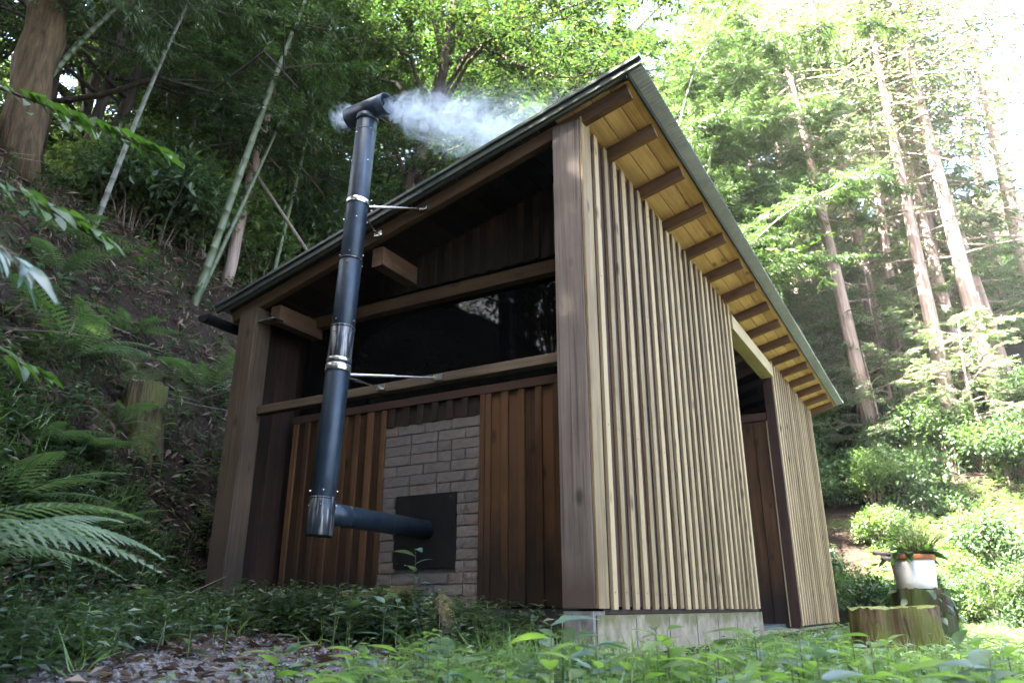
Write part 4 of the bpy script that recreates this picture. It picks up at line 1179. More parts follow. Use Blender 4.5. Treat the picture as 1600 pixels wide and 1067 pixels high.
# ------------------------------------------------------------------ litter, stones and ground plants nobody could count
def scatter(n, fx, seed):
    rng = np.random.default_rng(seed); x, y = fx(rng, n)
    k = np.array([cleared(a, b) for a, b in zip(x, y)])
    x, y = x[k], y[k]
    return rng, x, y, ground(x, y)
def litter(name, n, fx, seed, L0, label, mat='litter', lift=0.02, ratio=0.16, wild=0.45):
    rng, x, y, z = scatter(n, fx, seed)
    m = len(x); nn = gnormal(x, y)
    D = rand_dirs(rng, m); D = D - nn * (D * nn).sum(1, keepdims=True); D = norm(D) + nn * rng.normal(0, wild, (m, 1)) - np.array([0, 0, 0.15])
    P = np.stack([x, y, z], 1) + nn * rng.uniform(0.002, lift, m)[:, None]
    L = L0 * rng.uniform(0.5, 1.3, m)
    V, Q = leaf_quads(P, D, nn + rng.normal(0, .4, (m, 3)), L, L * ratio * rng.uniform(.7, 1.5, m), 0.25, 0.12)
    o = link(name, mesh_np(name, V, Q, M[mat])); tag(o, label, kind='stuff')
    return o
def on_bank(rng, n):
    u = rng.uniform(-3.2, 9.5, n); d = rng.uniform(-0.3, 6.2, n)
    vt = np.maximum(3.12 + 0.55 * np.minimum(u - 0.2, 0), 1.0); v = vt + d
    return O2[0] + UV[0] * u + VV[0] * v, O2[1] + UV[1] * u + VV[1] * v
litter('leaf_litter', 42000, on_bank, 1, 0.125, 'brown dry bamboo leaves covering the steep bank', lift=0.05, wild=0.6)
def yard(rng, n):
    return rng.uniform(-3.4, 3.2, n), 1.2 + 4.8 * rng.random(n)
litter('leaf_litter', 13000, yard, 2, 0.075, 'dry fallen leaves lying on the gravel in front of the hut', lift=0.014, ratio=0.30, wild=0.25)
def stones():
    rng, x, y, z = scatter(4200, lambda r, n: (r.normal(-0.5, 0.9, n), r.normal(3.0, 0.75, n)), 5)
    ico = np.array([(0, 0, 1), (.9, 0, .4), (.28, .85, .4), (-.72, .53, .4), (-.72, -.53, .4), (.28, -.85, .4), (.72, .53, -.3), (-.28, .85, -.3), (-.9, 0, -.3), (-.28, -.85, -.3), (.72, -.53, -.3)])
    T = [(0, 1, 2), (0, 2, 3), (0, 3, 4), (0, 4, 5), (0, 5, 1), (1, 6, 2), (2, 7, 3), (3, 8, 4), (4, 9, 5), (5, 10, 1), (6, 7, 2), (7, 8, 3), (8, 9, 4), (9, 10, 5), (10, 6, 1)]
    m = len(x); s = rng.uniform(.003, .010, m) * np.where(rng.random(m) < .04, 2.2, 1)
    a = rng.uniform(0, 6.28, m); ca, sa = np.cos(a)[:, None], np.sin(a)[:, None]
    sc = rng.uniform(.6, 1.4, (m, 3)) * s[:, None]
    V = ico[None] * sc[:, None]
    V = np.stack([V[..., 0] * ca - V[..., 1] * sa, V[..., 0] * sa + V[..., 1] * ca, V[..., 2]], -1) + np.stack([x, y, z + s * .2], 1)[:, None]
    F = (np.array(T)[None] + (np.arange(m) * 11)[:, None, None]).reshape(-1, 3)
    o = link('gravel', mesh_np('gravel', V.reshape(-1, 3), F, M['gravel'])); tag(o, 'loose grey gravel in front of the hut', kind='stuff')
stones()
def twigs():
    rng, x, y, z = scatter(520, on_bank, 9)
    g = Geo()
    for a, b, c in zip(x, y, z):
        d = rand_dirs(rng, 1, -.3, .5)[0]; l = rng.uniform(.15, .8); p = np.array([a, b, c + .03])
        g.add(*tube([p, p + d * l * .5 + rng.normal(0, .03, 3), p + d * l], [.005, .004, .002], 4, False))
    o = link('dead_twigs', g.mesh('dead_twigs', M['twig'])); tag(o, 'tangle of thin dead twigs lying on the steep bank', kind='stuff')
twigs()
def cover(name, n, fx, seed, mat, h0, h1, L0, per, label, ratio=0.45, keep=None):
    """Low herbs: each a short stem with leaves set round it."""
    rng, x, y, z = scatter(n, fx, seed)
    if keep is not None:
        k = keep(rng, x, y); x, y, z = x[k], y[k], z[k]
    m = len(x); h = rng.uniform(h0, h1, m)
    base = np.stack([x, y, z], 1); lean = rng.normal(0, .22, (m, 3)); lean[:, 2] = 1; lean = norm(lean)
    i = np.arange(per); f = (0.25 + 0.75 * (i + 1) / per)
    az = rng.uniform(0, 6.28, m)[:, None] + i * 2.4 + rng.normal(0, .3, (m, per))
    P = base[:, None] + lean[:, None] * (h[:, None] * f)[..., None]
    up = rng.uniform(-.25, .5, (m, per))
    D = np.stack([np.cos(az), np.sin(az), up], -1)
    L = (L0 * rng.uniform(.6, 1.25, (m, 1)) * (1.15 - .4 * f)[None] * rng.uniform(.8, 1.2, (m, per))).ravel()
    P = P.reshape(-1, 3); D = D.reshape(-1, 3)
    V, Q = leaf_quads(P, D, np.array([0, 0, 1.]) + rng.normal(0, .25, P.shape), L, L * ratio, .1, .2)
    # stems as thin blades
    S2 = norm(np.cross(lean, rand_dirs(rng, m)))
    Vs = np.stack([base - S2 * .002 - [0, 0, .02], base + S2 * .002 - [0, 0, .02], base + lean * h[:, None] + S2 * .001, base + lean * h[:, None] - S2 * .001], 1).reshape(-1, 3)
    Qs = np.arange(4 * m).reshape(m, 4) + len(V)
    o = link(name, mesh_np(name, np.concatenate([V, Vs]), np.concatenate([Q, Qs]), M[mat])); tag(o, label, kind='stuff')
    return o
def left_floor(rng, n):
    u = rng.uniform(-3.6, 0.2, n); v = rng.uniform(0.6, 3.4, n)
    vt = np.maximum(3.12 + 0.55 * np.minimum(u - 0.2, 0), 1.0)
    d = v - vt
    k = (d > -0.75 + rng.normal(0, .12, n)) & (d < 1.0)
    return (O2[0] + UV[0] * u + VV[0] * v)[k], (O2[1] + UV[1] * u + VV[1] * v)[k]
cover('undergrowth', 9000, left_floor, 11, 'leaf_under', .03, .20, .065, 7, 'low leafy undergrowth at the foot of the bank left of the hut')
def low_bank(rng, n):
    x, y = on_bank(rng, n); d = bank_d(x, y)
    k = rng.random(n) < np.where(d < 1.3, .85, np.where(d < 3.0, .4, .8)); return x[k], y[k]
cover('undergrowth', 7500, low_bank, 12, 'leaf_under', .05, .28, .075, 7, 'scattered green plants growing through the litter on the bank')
def r_(rng, n): return rng.random(n)
def right_floor(rng, n):
    x = rng.uniform(.6, 12, n); y = 1.2 + 13 * rng.random(n) ** .8
    u, v = world_to_hut(x, y)
    k = (v < -.25) & (x < 1.2 + y * .75) & ~((np.abs(x - y * .452) < .34) & (y > 2.6) & (y < 5.6) & (r_(rng, n) < .75))
    return x[k], y[k]
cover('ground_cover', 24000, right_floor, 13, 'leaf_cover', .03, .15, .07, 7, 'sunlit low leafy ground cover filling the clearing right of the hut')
def front_strip(rng, n):
    x = rng.normal(1.0, .9, n); y = rng.uniform(1.7, 3.9, n)
    u, v = world_to_hut(x, y)
    k = ((u < -.25) | (v < -.12)) & (x > -.5 + rng.normal(0, .25, n)); return x[k], y[k]
cover('ground_cover', 2400, front_strip, 14, 'leaf_cover', .03, .13, .05, 6, 'small bright herbs at the near corner of the hut')
def grass(name, n, fx, seed, L0, label):
    rng, x, y, z = scatter(n, fx, seed); m = len(x); per = 9
    D = norm(np.concatenate([rng.normal(0, .55, (m * per, 2)), np.ones((m * per, 1))], 1))
    P = np.repeat(np.stack([x, y, z - .01], 1), per, 0) + np.concatenate([rng.normal(0, .018, (m * per, 2)), np.zeros((m * per, 1))], 1)
    L = L0 * rng.uniform(.5, 1.3, m * per)
    V, Q = leaf_quads(P, D, rand_dirs(rng, m * per), L, .006 + 0 * L, .1, .35)
    tag(link(name, mesh_np(name, V, Q, M['leaf_bright'])), label, kind='stuff')
grass('grass', 700, front_strip, 31, .17, 'thin grass blades growing between the herbs at the near corner of the hut')
grass('grass', 900, left_floor, 32, .16, 'thin grass blades in the undergrowth at the foot of the bank')
grass('grass', 1500, right_floor, 33, .18, 'thin grass blades in the ground cover right of the hut')
def mound(rng, n):
    u = rng.normal(-.12, .2, n); v = rng.normal(1.28, .38, n)
    return O2[0] + UV[0] * u + VV[0] * v, O2[1] + UV[1] * u + VV[1] * v
def cover_mound():
    global cleared
    old = cleared
    cleared = lambda x, y: not (0.44 < world_to_hut(x, y)[0] < 8.9 and -0.05 < world_to_hut(x, y)[1] < 3.0)
    cover('undergrowth', 1300, mound, 15, 'leaf_under', .05, .26, .062, 8, 'leafy mound of weeds below the stove plate')
    cleared = old
cover_mound()

# ------------------------------------------------------------------ plants with leaves one can pick out
def leaf_mesh(name, L, Wd, mat, droop=0.25, n=6, shape=1.0, fold=0.10):
    t = np.linspace(0, 1, n + 1)
    w = Wd * 0.5 * np.sin(np.pi * t ** 0.85) ** 0.8 * (1 - 0.25 * t) * 1.15; w[0] = Wd * .03; w[-1] = 0.001
    z = -droop * L * t ** 2 + 0.05 * L * t
    V = []
    for i in range(n + 1): V += [(t[i] * L, -w[i], z[i] + w[i] * fold * 2), (t[i] * L, 0, z[i]), (t[i] * L, w[i], z[i] + w[i] * fold * 2)]
    Q = []
    for i in range(n):
        a = i * 3
        Q += [(a, a + 3, a + 4, a + 1), (a + 1, a + 4, a + 5, a + 2)]
    return mesh_np(name, np.array(V), np.array(Q), mat, True)
def dir_rot(d, roll=0.0):
    x = Vector(d).normalized(); z0 = Vector((0, 0, 1))
    if abs(x.z) > .97: z0 = Vector((1, 0, 0))
    z = (z0 - x * x.dot(z0)).normalized(); y = z.cross(x)
    return (Matrix((x, y, z)).transposed() @ Matrix.Rotation(roll, 3, 'X')).to_euler()
_seen = {}
LOOK = {'leaf_bright': 'bright green', 'leaf_blue': 'bluish glossy', 'leaf_cover': 'soft green', 'leaf_under': 'dark green', 'leaf_mid': 'mid green'}
def herb(loc, h, nleaf, L, Wd, mat, label, group, seed, kind='herb', lean=(0, 0), cat='plant', droop=.25, up=.35):
    rng = np.random.default_rng(seed)
    key = (round(L, 3), round(Wd, 3), mat, droop)
    if key not in _seen: _seen[key] = leaf_mesh('leaf', L, Wd, M[mat], droop)
    if group: label = LOOK[mat] + ' ' + label
    r = empty(kind, loc); tag(r, label, cat, group)
    t = np.linspace(0, 1, 5)
    path = np.stack([lean[0] * t ** 1.5, lean[1] * t ** 1.5, h * t - .03 * (t == 0)], 1)
    g = Geo(); g.add(*tube(path, .0045 * (1 - .7 * t), 6)); link('stem', g.mesh('stem', M['stem'], True), r)
    a0 = rng.uniform(0, 6.28)
    for i in range(nleaf):
        f = .15 + .85 * (i + 1) / nleaf
        p = [np.interp(f, t, path[:, k]) for k in range(3)]
        a = a0 + i * 2.4 + rng.uniform(-.3, .3)
        o = link('leaf', _seen[key], r, p, dir_rot((math.cos(a), math.sin(a), up + rng.uniform(-.3, .3)), rng.uniform(-.4, .4)))
        s = rng.uniform(.7, 1.2) * (1.1 - .3 * f); o.scale = (s, s, s)
    return r
def frond_mesh(L, Wd, pairs=17, teeth=5, mat='fern'):
    V, F = [], []
    def P(*p): V.append(p); return len(V) - 1
    # rachis
    t = np.linspace(0, 1, 9)
    rz = lambda s: .30 * L * s - .55 * L * s ** 2
    g = Geo(); g.add(*tube(np.stack([t * L, 0 * t, rz(t)], 1), .0045 * (1 - .85 * t) * L / .6, 5, False))
    T = []; Vp = []
    for i in range(pairs):
        s = .16 + .83 * i / (pairs - 1)
        w = Wd * .5 * (math.sin(math.pi * min(1, (s - .02) ** .75)) * .95 + .05)
        for sg in (-1, 1):
            c = np.array([s * L, 0, rz(s)])
            ax = norm(np.array([.38, sg * .92, -.12])); fw = np.array([1.0, 0, -.2]); pw = L / pairs * .50
            n0 = len(Vp)
            for k in range(teeth + 1):
                f = k / teeth; q = c + ax * w * f + np.array([0, 0, -.22 * w * f * f]); ww = pw * (1 - f) ** .7 + .0006
                Vp.append(q + fw * ww); Vp.append(q - fw * ww)
                if k < teeth:      # the gap between two lobes
                    f2 = (k + .78) / teeth; q2 = c + ax * w * f2 + np.array([0, 0, -.22 * w * f2 * f2]); w2 = pw * (1 - f2) ** .7 * .42
                    Vp.append(q2 + fw * w2); Vp.append(q2 - fw * w2)
            m = (len(Vp) - n0) // 2
            for k in range(m - 1): T.append((n0 + 2 * k, n0 + 2 * k + 1, n0 + 2 * k + 3, n0 + 2 * k + 2))
    g.add(np.array(Vp), np.array(T))
    return g.mesh('frond', M[mat])
FR = [frond_mesh(.62, .26, 18), frond_mesh(.45, .18, 16), frond_mesh(.8, .36, 20)]
FP = [frond_mesh(.62, .26, 18, 5, 'fern_pale'), frond_mesh(.7, .30, 20, 5, 'fern_pale'), frond_mesh(.5, .2, 17, 5, 'fern_pale')]
def fern(loc, sc, fronds, label, seed, k=0, face=None, spread=6.28, group=None, el=(.25, .8), fr=None):
    rng = np.random.default_rng(seed)
    r = empty('fern', loc); tag(r, label, 'fern', group)
    for i in range(fronds):
        a = (face if face is not None else 0) + (i + .5) / fronds * spread - spread / 2 + rng.uniform(-.2, .2)
        o = link('frond', (fr or FR)[(k + (i % 2 if fronds > 4 else 0)) % 3], r, (0, 0, 0), dir_rot((math.cos(a), math.sin(a), rng.uniform(*el)), rng.uniform(-.3, .3)))
        s = sc * rng.uniform(.75, 1.15); o.scale = (s, s, s)
    return r
for i, (px, py, d, sc, nf, k, face, lab) in enumerate([
    (10, 790, 2.5, 1.0, 6, 2, .1, 'fern with long level fronds on the bank above the large pale fern'),
    (150, 765, 3.0, .85, 5, 0, .0, 'fern with toothed fronds reaching right below the mossy bank stump'),
    (110, 560, 4.0, 1.0, 8, 1, -.4, 'bushy dark fern left of the mossy bank stump'),
    (190, 640, 4.1, .7, 6, 1, -.8, 'small fern hanging beside the mossy bank stump'),
    (300, 820, 4.0, .6, 5, 1, .0, 'small dark fern close to the left corner post'),
    (60, 690, 3.2, .9, 6, 0, .3, 'fern with blue green fronds half way up the bank'),
    (200, 900, 2.9, .6, 6, 1, .3, 'little fern among the undergrowth at the foot of the bank')]):
    p = at_ground(px, py, max(1.2, d - 1.2), d + 1.5)
    fern((p.x, p.y, p.z - .01), sc, nf, lab, 60 + i, k, face, 4.2)
for px, d, sc, nf, h, sd, lab in ((-95, 1.95, .95, 7, .42, 91, 'large pale fern with arching fronds at the lower left corner'), (-30, 2.6, .85, 7, .36, 92, 'pale fern with long level fronds above the one in the lower left corner')):
    p = view(px, 800, d); z0 = gz(p.x, p.y)
    fern((p.x, p.y, z0 + h), sc, nf, lab, sd, 0, -.25, 4.4, None, (.1, .6), FP)
    r_f = bpy.data.objects[[o.name for o in COL.objects if o.get('label') == lab][0]]
    g = Geo(); g.add(*tube([(-.05, 0, -h - .03), (-.03, .01, -h * .4), (0, 0, .02)], [.022, .018, .012], 7)); link('stem', g.mesh('stem', M['stem'], True), r_f)
for i, (px, py, d, sc, lab) in enumerate([(1345, 1010, 3.2, .5, 'bright fern in front of the wide mossy stump'), (1430, 1000, 3.3, .5, 'bright fern with fronds crossing the right edge of the wide stump'),
                                          (820, 965, 3.7, .42, 'small fern beside the dark foundation'), (690, 1000, 3.0, .45, 'fern lying low in the weeds below the stove plate'), (735, 965, 3.6, .42, 'pale fern right of the little mossy stump')]):
    x, y = view(px, py, d).x, d
    fern((x, y, gz(x, y)), sc, 6, lab, 80 + i, 0)
# broad leaved herbs
rngh = np.random.default_rng(99)
GA = 'broad leaved herbs along the near edge of the clearing'
for i in range(46):
    px = rngh.uniform(470, 1330); d = rngh.uniform(1.9, 3.1)
    x, y = polar(px, d); u, v = world_to_hut(x, y)
    if not (u < -.2 or v < -.15): continue
    big = rngh.random() < .4
    herb(on_ground(x, y), rngh.uniform(.07, .16) if px < 1000 else rngh.uniform(.12, .26), int(rngh.integers(6, 11)), .115 if big else .075, .042 if big else .032, 'leaf_bright' if i % 3 else 'leaf_blue', 'broad leaved herb in the foreground before the hut', GA, 200 + i)
GB = 'herbs at the right of the clearing'
for i in range(40):
    px = rngh.uniform(1230, 1680); d = rngh.uniform(2.0, 4.3)
    x, y = polar(px, d)
    if world_to_hut(x, y)[1] > -.25: continue
    herb(on_ground(x, y), rngh.uniform(.08, .17), int(rngh.integers(7, 12)), .10 if i % 2 else .125, .042, ('leaf_bright', 'leaf_cover', 'leaf_blue')[i % 3], 'broad leaved herb in the bright ground cover around the stumps', GB, 300 + i)
GC = 'weeds below the stove plate'
for i in range(44):
    u = rngh.normal(-.18, .22); v = rngh.normal(1.2, .36); p = hut_to_world(min(u, .38), v)
    herb(on_ground(p.x, p.y), rngh.uniform(.09, .27), int(rngh.integers(9, 15)), .085 if i % 2 else .11, .036, 'leaf_under' if i % 3 else 'leaf_blue', 'weed with pointed leaves growing in the mound below the stove plate', GC, 400 + i)
GD = 'herbs at the foot of the bank'
for i in range(56):
    px = rngh.uniform(-40, 380); py = rngh.uniform(700, 1060); p = at_ground(px, py, 1.4, 6)
    if world_to_hut(p.x, p.y)[0] > -.1 and world_to_hut(p.x, p.y)[1] < 2.85: continue
    herb((p.x, p.y, p.z - .01), rngh.uniform(.06, .2), int(rngh.integers(5, 10)), .07 if i % 2 else .095, .034, ('leaf_under', 'leaf_blue', 'leaf_under', 'leaf_bright')[i % 4], 'leafy herb at the foot of the bank left of the hut', GD, 500 + i)
p = at_ground(1035, 1010, 1.5, 4); x, y = polar(1040, 2.6)
herb(on_ground(x, y), .24, 4, .13, .055, 'leaf_bright', 'pale seedling with four rounded leaves in front of the concrete footing', None, 701, 'seedling')
x, y = polar(1180, 2.3); herb(on_ground(x, y), .26, 7, .22, .05, 'leaf_bright', 'ginger like plant with long curved leaves before the slatted wall', None, 702, 'long_leaved_plant', droop=.45)
x, y = polar(1110, 2.2); herb(on_ground(x, y), .20, 7, .20, .045, 'leaf_bright', 'long leaved plant with arching blades left of the ginger like one', None, 703, 'long_leaved_plant', droop=.4)
p = hut_to_world(-.05, 1.02); herb(on_ground(p.x, p.y),   .46, 10, .14, .058, 'leaf_blue', 'tall glossy plant standing before the right edge of the stove plate', None, 704, 'glossy_plant', droop=.35)
p = at_ground(250, 700, 2, 6); herb(p, .5, 14, .13, .05, 'leaf_under', 'leafy sapling growing right of the mossy bank stump', None, 705, 'sapling', lean=(.15, -.1), droop=.35)
GE = 'large leaved plants close to the camera'
for i in range(54):
    px = rngh.uniform(440, 1580); d = rngh.uniform(1.6, 2.7)
    x, y = polar(px, d)
    herb(on_ground(x, y), rngh.uniform(.06, .13) * (2.2 if px > 850 else 1.2), int(rngh.integers(6, 10)), (.13, .10, .16)[i % 3], (.05, .042, .045)[i % 3], ('leaf_bright', 'leaf_cover', 'leaf_bright', 'leaf_blue')[i % 4], 'large leaved plant close to the camera before the hut', GE, 600 + i, droop=.35)
for i in range(26):
    u = rngh.uniform(-2.2, 1.2); d = rngh.uniform(.2, 2.6); vt = max(3.12 + 0.55 * min(u - 0.2, 0), 1.0)
    q = O2 + UV * u + VV * (vt + d)
    herb(on_ground(q[0], q[1]), rngh.uniform(.15, .45), int(rngh.integers(8, 14)), (.10, .13)[i % 2], (.036, .045)[i % 2], ('leaf_under', 'leaf_mid', 'leaf_blue')[i % 3], 'leafy sapling growing out of the litter on the steep bank', 'saplings on the bank', 640 + i, 'sapling', lean=(.12, -.08), droop=.35)
for i in range(7):
    u = rngh.uniform(-2.0, 1.4); d = rngh.uniform(.4, 2.8); vt = max(3.12 + 0.55 * min(u - 0.2, 0), 1.0)
    q = O2 + UV * u + VV * (vt + d)
    fern((q[0], q[1], gz(q[0], q[1])), rngh.uniform(.5, .95), 7, 'dark fern growing on the steep bank', 680 + i, i, -.5, 4.5, 'ferns on the bank')
# leafy branches hanging in from the left
def branch(pts, nl, L, Wd, mat, label, seed, droop, hang, stem='twig'):
    rng = np.random.default_rng(seed)
    P = np.array([np.array(view(*p)) for p in pts]); b = P[0]
    k = np.linspace(0, 1, len(P)); kk = np.linspace(0, 1, 14)
    lp = np.stack([np.interp(kk, k, P[:, q]) for q in range(3)], 1) - b
    r = empty('leafy_branch', b); tag(r, label, 'branch')
    g = Geo(); g.add(*tube(lp, .006 * (1 - .75 * kk) + .001, 6))
    lm = leaf_mesh('leaf', L, Wd, M[mat], droop)
    dirs = lp[-1] / np.linalg.norm(lp[-1])
    lv = []
    for i in range(nl):
        f = .18 + .82 * (i + 1) / nl
        p = np.array([np.interp(f, kk, lp[:, q]) for q in range(3)])
        sg = 1 if i % 2 else -1
        off = rng.uniform(0, .14) * (1.2 - f)
        q = p + np.array([dirs[1] * sg * off * .4, -dirs[0] * sg * off, -off * .3 + .02])
        if off > .04: g.add(*tube([p, (p + q) / 2 + [0, 0, .01], q], [.002, .0015, .001], 4, False))
        d = dirs * .9 + np.array([0, sg * .55, 0]) + hang + rng.normal(0, .18, 3)
        lv.append((q, d, rng.uniform(-.5, .5), rng.uniform(.7, 1.15)))
    link('stem', g.mesh('stem', M[stem], True), r)
    for q, d, ro, s in lv:
        o = link('leaf', lm, r, q, dir_rot(d, ro)); o.scale = (s, s, s)
branch([(-80, 110, 2.3), (60, 160, 2.2), (170, 205, 2.1), (250, 240, 2.0)], 52, .105, .036, 'leaf_mid', 'bright green leafy branch hanging over the upper bank', 801, .2, np.array([.1, 0, -.28]))
branch([(-70, 270, 1.9), (30, 300, 1.8), (100, 340, 1.75), (160, 380, 1.7)], 30, .105, .036, 'leaf_mid', 'green leafy branch hanging lower at the left edge', 802, .2, np.array([.1, 0, -.30]))
branch([(-60, 360, 1.6), (0, 385, 1.55), (30, 420, 1.5)], 9, .16, .026, 'leaf_blue', 'cluster of long narrow bluish leaves drooping at the left edge', 803, .35, np.array([.35, 0, -.25]))
branch([(-60, 520, 2.2), (20, 560, 2.2), (70, 590, 2.2)], 16, .10, .034, 'leaf_mid', 'small leafy branch above the ferns at the left edge', 804, .25, np.array([.2, 0, -.25]))

# ------------------------------------------------------------------ stumps, logs, bucket
def stump(name, loc, r, h, mat, topm, label, seed, flare=1.15, cat='stump', tilt=0.0):
    rng = np.random.default_rng(seed)
    n, rows = 96, 11
    a = np.linspace(0, 2 * np.pi, n, endpoint=False)
    lob = 1 + .07 * np.sin(3 * a + seed) + .045 * np.sin(7 * a + 2 * seed) + .03 * np.sin(13 * a) + .022 * np.sign(np.sin(29 * a + np.sin(5 * a))) * np.abs(np.sin(29 * a)) ** .5
    V = []
    for i in range(rows):
        t = i / (rows - 1)
        rr = r * (flare + (1 - flare) * t ** .6) * (1 + (lob - 1) * (1.5 - .6 * t)) + rng.normal(0, r * .014, n) + r * .05 * np.sin(4 * a + 5 * t + seed)
        V.append(np.stack([rr * np.cos(a), rr * np.sin(a), np.full(n, -.25 + (h + .25) * t) * 1.0 + ((.006 * np.sin(5 * a + seed) + .004 * np.sin(11 * a) + rng.normal(0, .005, n)) if i == rows - 1 else 0) + tilt * t * np.cos(a) * r], 1))
    j = np.arange(n); k = (j + 1) % n
    Q = np.concatenate([np.stack([i * n + j, i * n + k, (i + 1) * n + k, (i + 1) * n + j], 1) for i in range(rows - 1)])
    root = empty(name, loc); tag(root, label, cat)
    link('bark', mesh_np('bark', np.concatenate(V), Q, mat, True), root)
    top = [V[-1] * [.985, .985, 1] + [0, 0, .001]]
    for f in (.7, .35):
        top.append(np.stack([top[0][:, 0] * f, top[0][:, 1] * f, top[0][:, 2] * .3 + h * .7 + rng.normal(0, .006, n) + .004], 1))
    Vt = np.concatenate(top + [np.array([[0, 0, h + .006]])])
    Qt = np.concatenate([np.stack([i * n + j, i * n + k, (i + 1) * n + k, (i + 1) * n + j], 1) for i in range(2)])
    Tt = np.stack([2 * n + j, 2 * n + k, np.full(n, 3 * n)], 1)
    link('cut_face', mesh_np('cut_face', Vt, [Qt, Tt], topm, False), root)
    return root
sx, sy = view(1392, 950, 5.2).x, 5.2
zg = gz(sx, sy)
stump('tree_stump', (sx, sy, zg), .255, ZC - .005 - zg, M['stump'], M['stump_top'], 'wide mossy tree stump with furrowed bark right of the hut', 3, 1.22, tilt=.02)
s2x, s2y = view(1437, 920, 6.3).x, 6.3
zg2 = gz(s2x, s2y); h2 = view(1437, 921, 6.3).z - zg2
stump('tree_stump', (s2x, s2y, zg2), .20, h2, M['stump_dark'], M['moss'], 'narrow dark stump overgrown with leaves under the white bucket', 8, 1.1)
bp_ = at_ground(215, 690, 3.0, 6)
stump('tree_stump', (bp_.x, bp_.y, bp_.z - .1), .15, view(215, 602, bp_.y).z - bp_.z + .1, M['stump'], M['cut'], 'tall mossy stump on the bank left of the hut', 5, 1.35)
# ivy leaves over the narrow stump
def trailing():
    rng = np.random.default_rng(44); root = empty('trailing_plant', (s2x, s2y, zg2 + h2)); tag(root, 'dark trailing plant hanging over the narrow stump below the bucket', 'plant')
    lm = leaf_mesh('leaf', .085, .042, M['leaf_dark'], .3)
    for i in range(54):
        a = rng.uniform(0, 6.28); z = -rng.random() ** 1.5 * .22 + .01; rr = .205 + rng.uniform(-.02, .05)
        o = link('leaf', lm, root, (rr * math.cos(a), rr * math.sin(a), z), dir_rot((math.cos(a), math.sin(a), rng.uniform(-.9, .1)), rng.uniform(-.6, .6)))
        s = rng.uniform(.7, 1.25); o.scale = (s, s, s)
trailing()
# bucket
bx_, by_, bz_ = s2x - .03, s2y - .02, zg2 + h2 + .004
bucket = empty('bucket', (bx_, by_, bz_)); tag(bucket, 'white bucket with a rusty rim standing on the narrow stump', 'bucket')
def lathe(prof, n=40):
    a = np.linspace(0, 2 * np.pi, n, endpoint=False); V = np.concatenate([np.stack([r * np.cos(a), r * np.sin(a), np.full(n, z)], 1) for r, z in prof])
    j = np.arange(n); k = (j + 1) % n
    return V, np.concatenate([np.stack([i * n + j, i * n + k, (i + 1) * n + k, (i + 1) * n + j], 1) for i in range(len(prof) - 1)])
link('body', mesh_np('body', *lathe([(.003, 0), (.140, 0), (.146, .004), (.150, .06), (.163, .225), (.158, .225), (.145, .06), (.02, .03)]), M['bucket'], True), bucket)
link('rim', mesh_np('rim', *lathe([(.160, .222), (.170, .222), (.172, .235), (.171, .258), (.165, .264), (.158, .258), (.157, .222)]), M['rust'], True), bucket)
def bucket_leaves(name, n, L, Wd, mat, label, seed, c, rad, hgt, up):
    rng = np.random.default_rng(seed); root = empty(name, (bx_ + c[0], by_ + c[1], bz_ + .20)); tag(root, label, 'plant')
    lm = leaf_mesh('leaf', L, Wd, M[mat], .3); g = Geo()
    for i in range(n):
        a = rng.uniform(0, 6.28); f = rng.random() ** .6
        p = np.array([rad * f * math.cos(a), rad * f * math.sin(a), hgt * rng.uniform(.35, 1) * (1 - .45 * f)])
        g.add(*tube([(p[0] * .25, p[1] * .25, -.05), p * [.7, .7, .75], p], [.003, .0025, .0015], 4, False))
        o = link('leaf', lm, root, p, dir_rot((math.cos(a), math.sin(a), up + rng.normal(0, .4)), rng.uniform(-.5, .5)))
        s = rng.uniform(.65, 1.2); o.scale = (s, s, s)
    link('stem', g.mesh('stem', M['stem'], True), root)
bucket_leaves('potted_plant', 26, .15, .075, 'leaf_dark', 'dark broad leaved plant in the left of the white bucket', 1, (-.05, -.03), .15, .16, .1)
bucket_leaves('feathery_plant', 210, .065, .016, 'leaf_bright', 'feathery light green plant filling the right of the white bucket', 2, (.05, .0), .21, .38, .5)
g = Geo(); g.add(*tube([(0, 0, 0), (-.13, -.01, .01), (-.26, -.03, .015)], [.012, .014, .015], 8)); g.add(*tube([(.02, .02, -.03), (-.12, -.03, -.03), (-.22, -.07, -.028)], [.009, .012, .016], 8))
o = link('stick', g.mesh('stick', M['cut'], True), None, (bx_ - .08, by_ - .05, bz_ + .262)); tag(o, 'pair of grey sticks lying over the rim of the white bucket', 'stick')
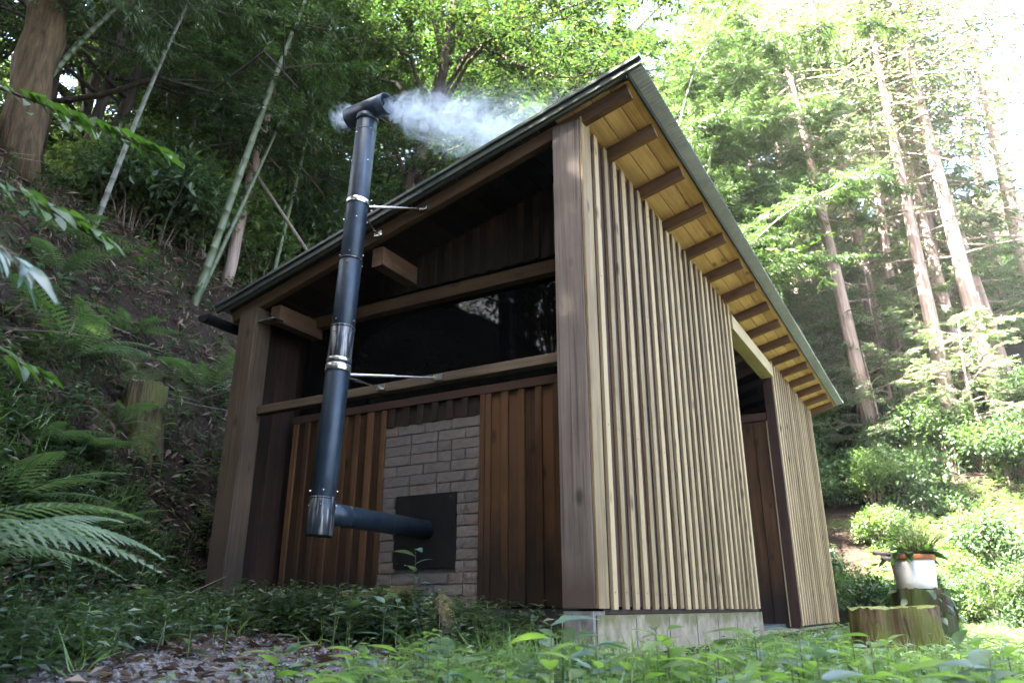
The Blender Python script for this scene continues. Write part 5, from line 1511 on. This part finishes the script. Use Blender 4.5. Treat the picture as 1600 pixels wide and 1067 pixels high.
# round dark shrub left of the bucket
rs = Proto('round_shrub', bush(55, .34, .42, 2200, .055, .5), M['twig'], M['leaf_dark'], 'stem', 'foliage')
x, y = view(1378, 915, 7.2).x, 7.2
rs.put(on_ground(x, y, .12), .4, 1.0, 'small rounded dark shrub left of the white bucket', 'shrub')
# logs in the weed mound
def log(px, py, d, ang, L, r, label, seed, tilt=.1):
    rng = np.random.default_rng(seed); p = view(px, py, d)
    t = np.linspace(0, 1, 8); dr = np.array([math.cos(ang), math.sin(ang), tilt])
    g = Geo(); V, Qq, T = tube(t[:, None] * dr * L, r * (1 + .1 * np.sin(t * 9 + seed)), 14); V = V + rng.normal(0, r * .07, V.shape)
    root = empty('mossy_log', p); tag(root, label, 'log')
    g.add(V, Qq, T[14:]); link('bark', g.mesh('bark', M['stump'], True), root)
    g2 = Geo(); g2.add(np.concatenate([V[:14], V[112:113]]), None, np.stack([np.full(14, 14), (np.arange(14) + 1) % 14, np.arange(14)], 1)); link('cut_face', g2.mesh('cut_face', M['cut']), root)
log(533, 940, 4.15, 0.5, .40, .045, 'mossy log with a grey cut end lying in the weeds below the pipe', 1, .12)
log(704, 985, 3.75, 2.0, .15, .045, 'short mossy log leaning upright among the weeds below the stove plate', 2, .9)
stn = view(325, 925, 4.6)
V = rand_dirs(np.random.default_rng(4), 1)
def rock(px, py, d, r, label, seed):
    rng = np.random.default_rng(seed); p = view(px, py, d)
    n, mrow = 14, 9; a = np.linspace(0, 2 * np.pi, n, endpoint=False); V = []
    for i in range(mrow):
        ph = math.pi * (i + .02) / (mrow - .96); rr = r * (1 + rng.normal(0, .07, n))
        V.append(np.stack([rr * 1.25 * math.sin(ph) * np.cos(a), rr * math.sin(ph) * np.sin(a), rr * .75 * math.cos(ph)], 1))
    j = np.arange(n); k = (j + 1) % n
    Q = np.concatenate([np.stack([(i + 1) * n + j, (i + 1) * n + k, i * n + k, i * n + j], 1) for i in range(mrow - 1)])
    o = link('stone', mesh_np('stone', np.concatenate(V), Q, M['gravel'], False), None, (p.x, p.y, gz(p.x, p.y) + r * .25)); tag(o, label, 'stone')
rock(325, 925, 4.5, .065, 'rough grey stone at the foot of the left corner post', 1)
rock(890, 1000, 3.5, .05, 'pale flat stone lying beside the corner stone of the hut', 2)
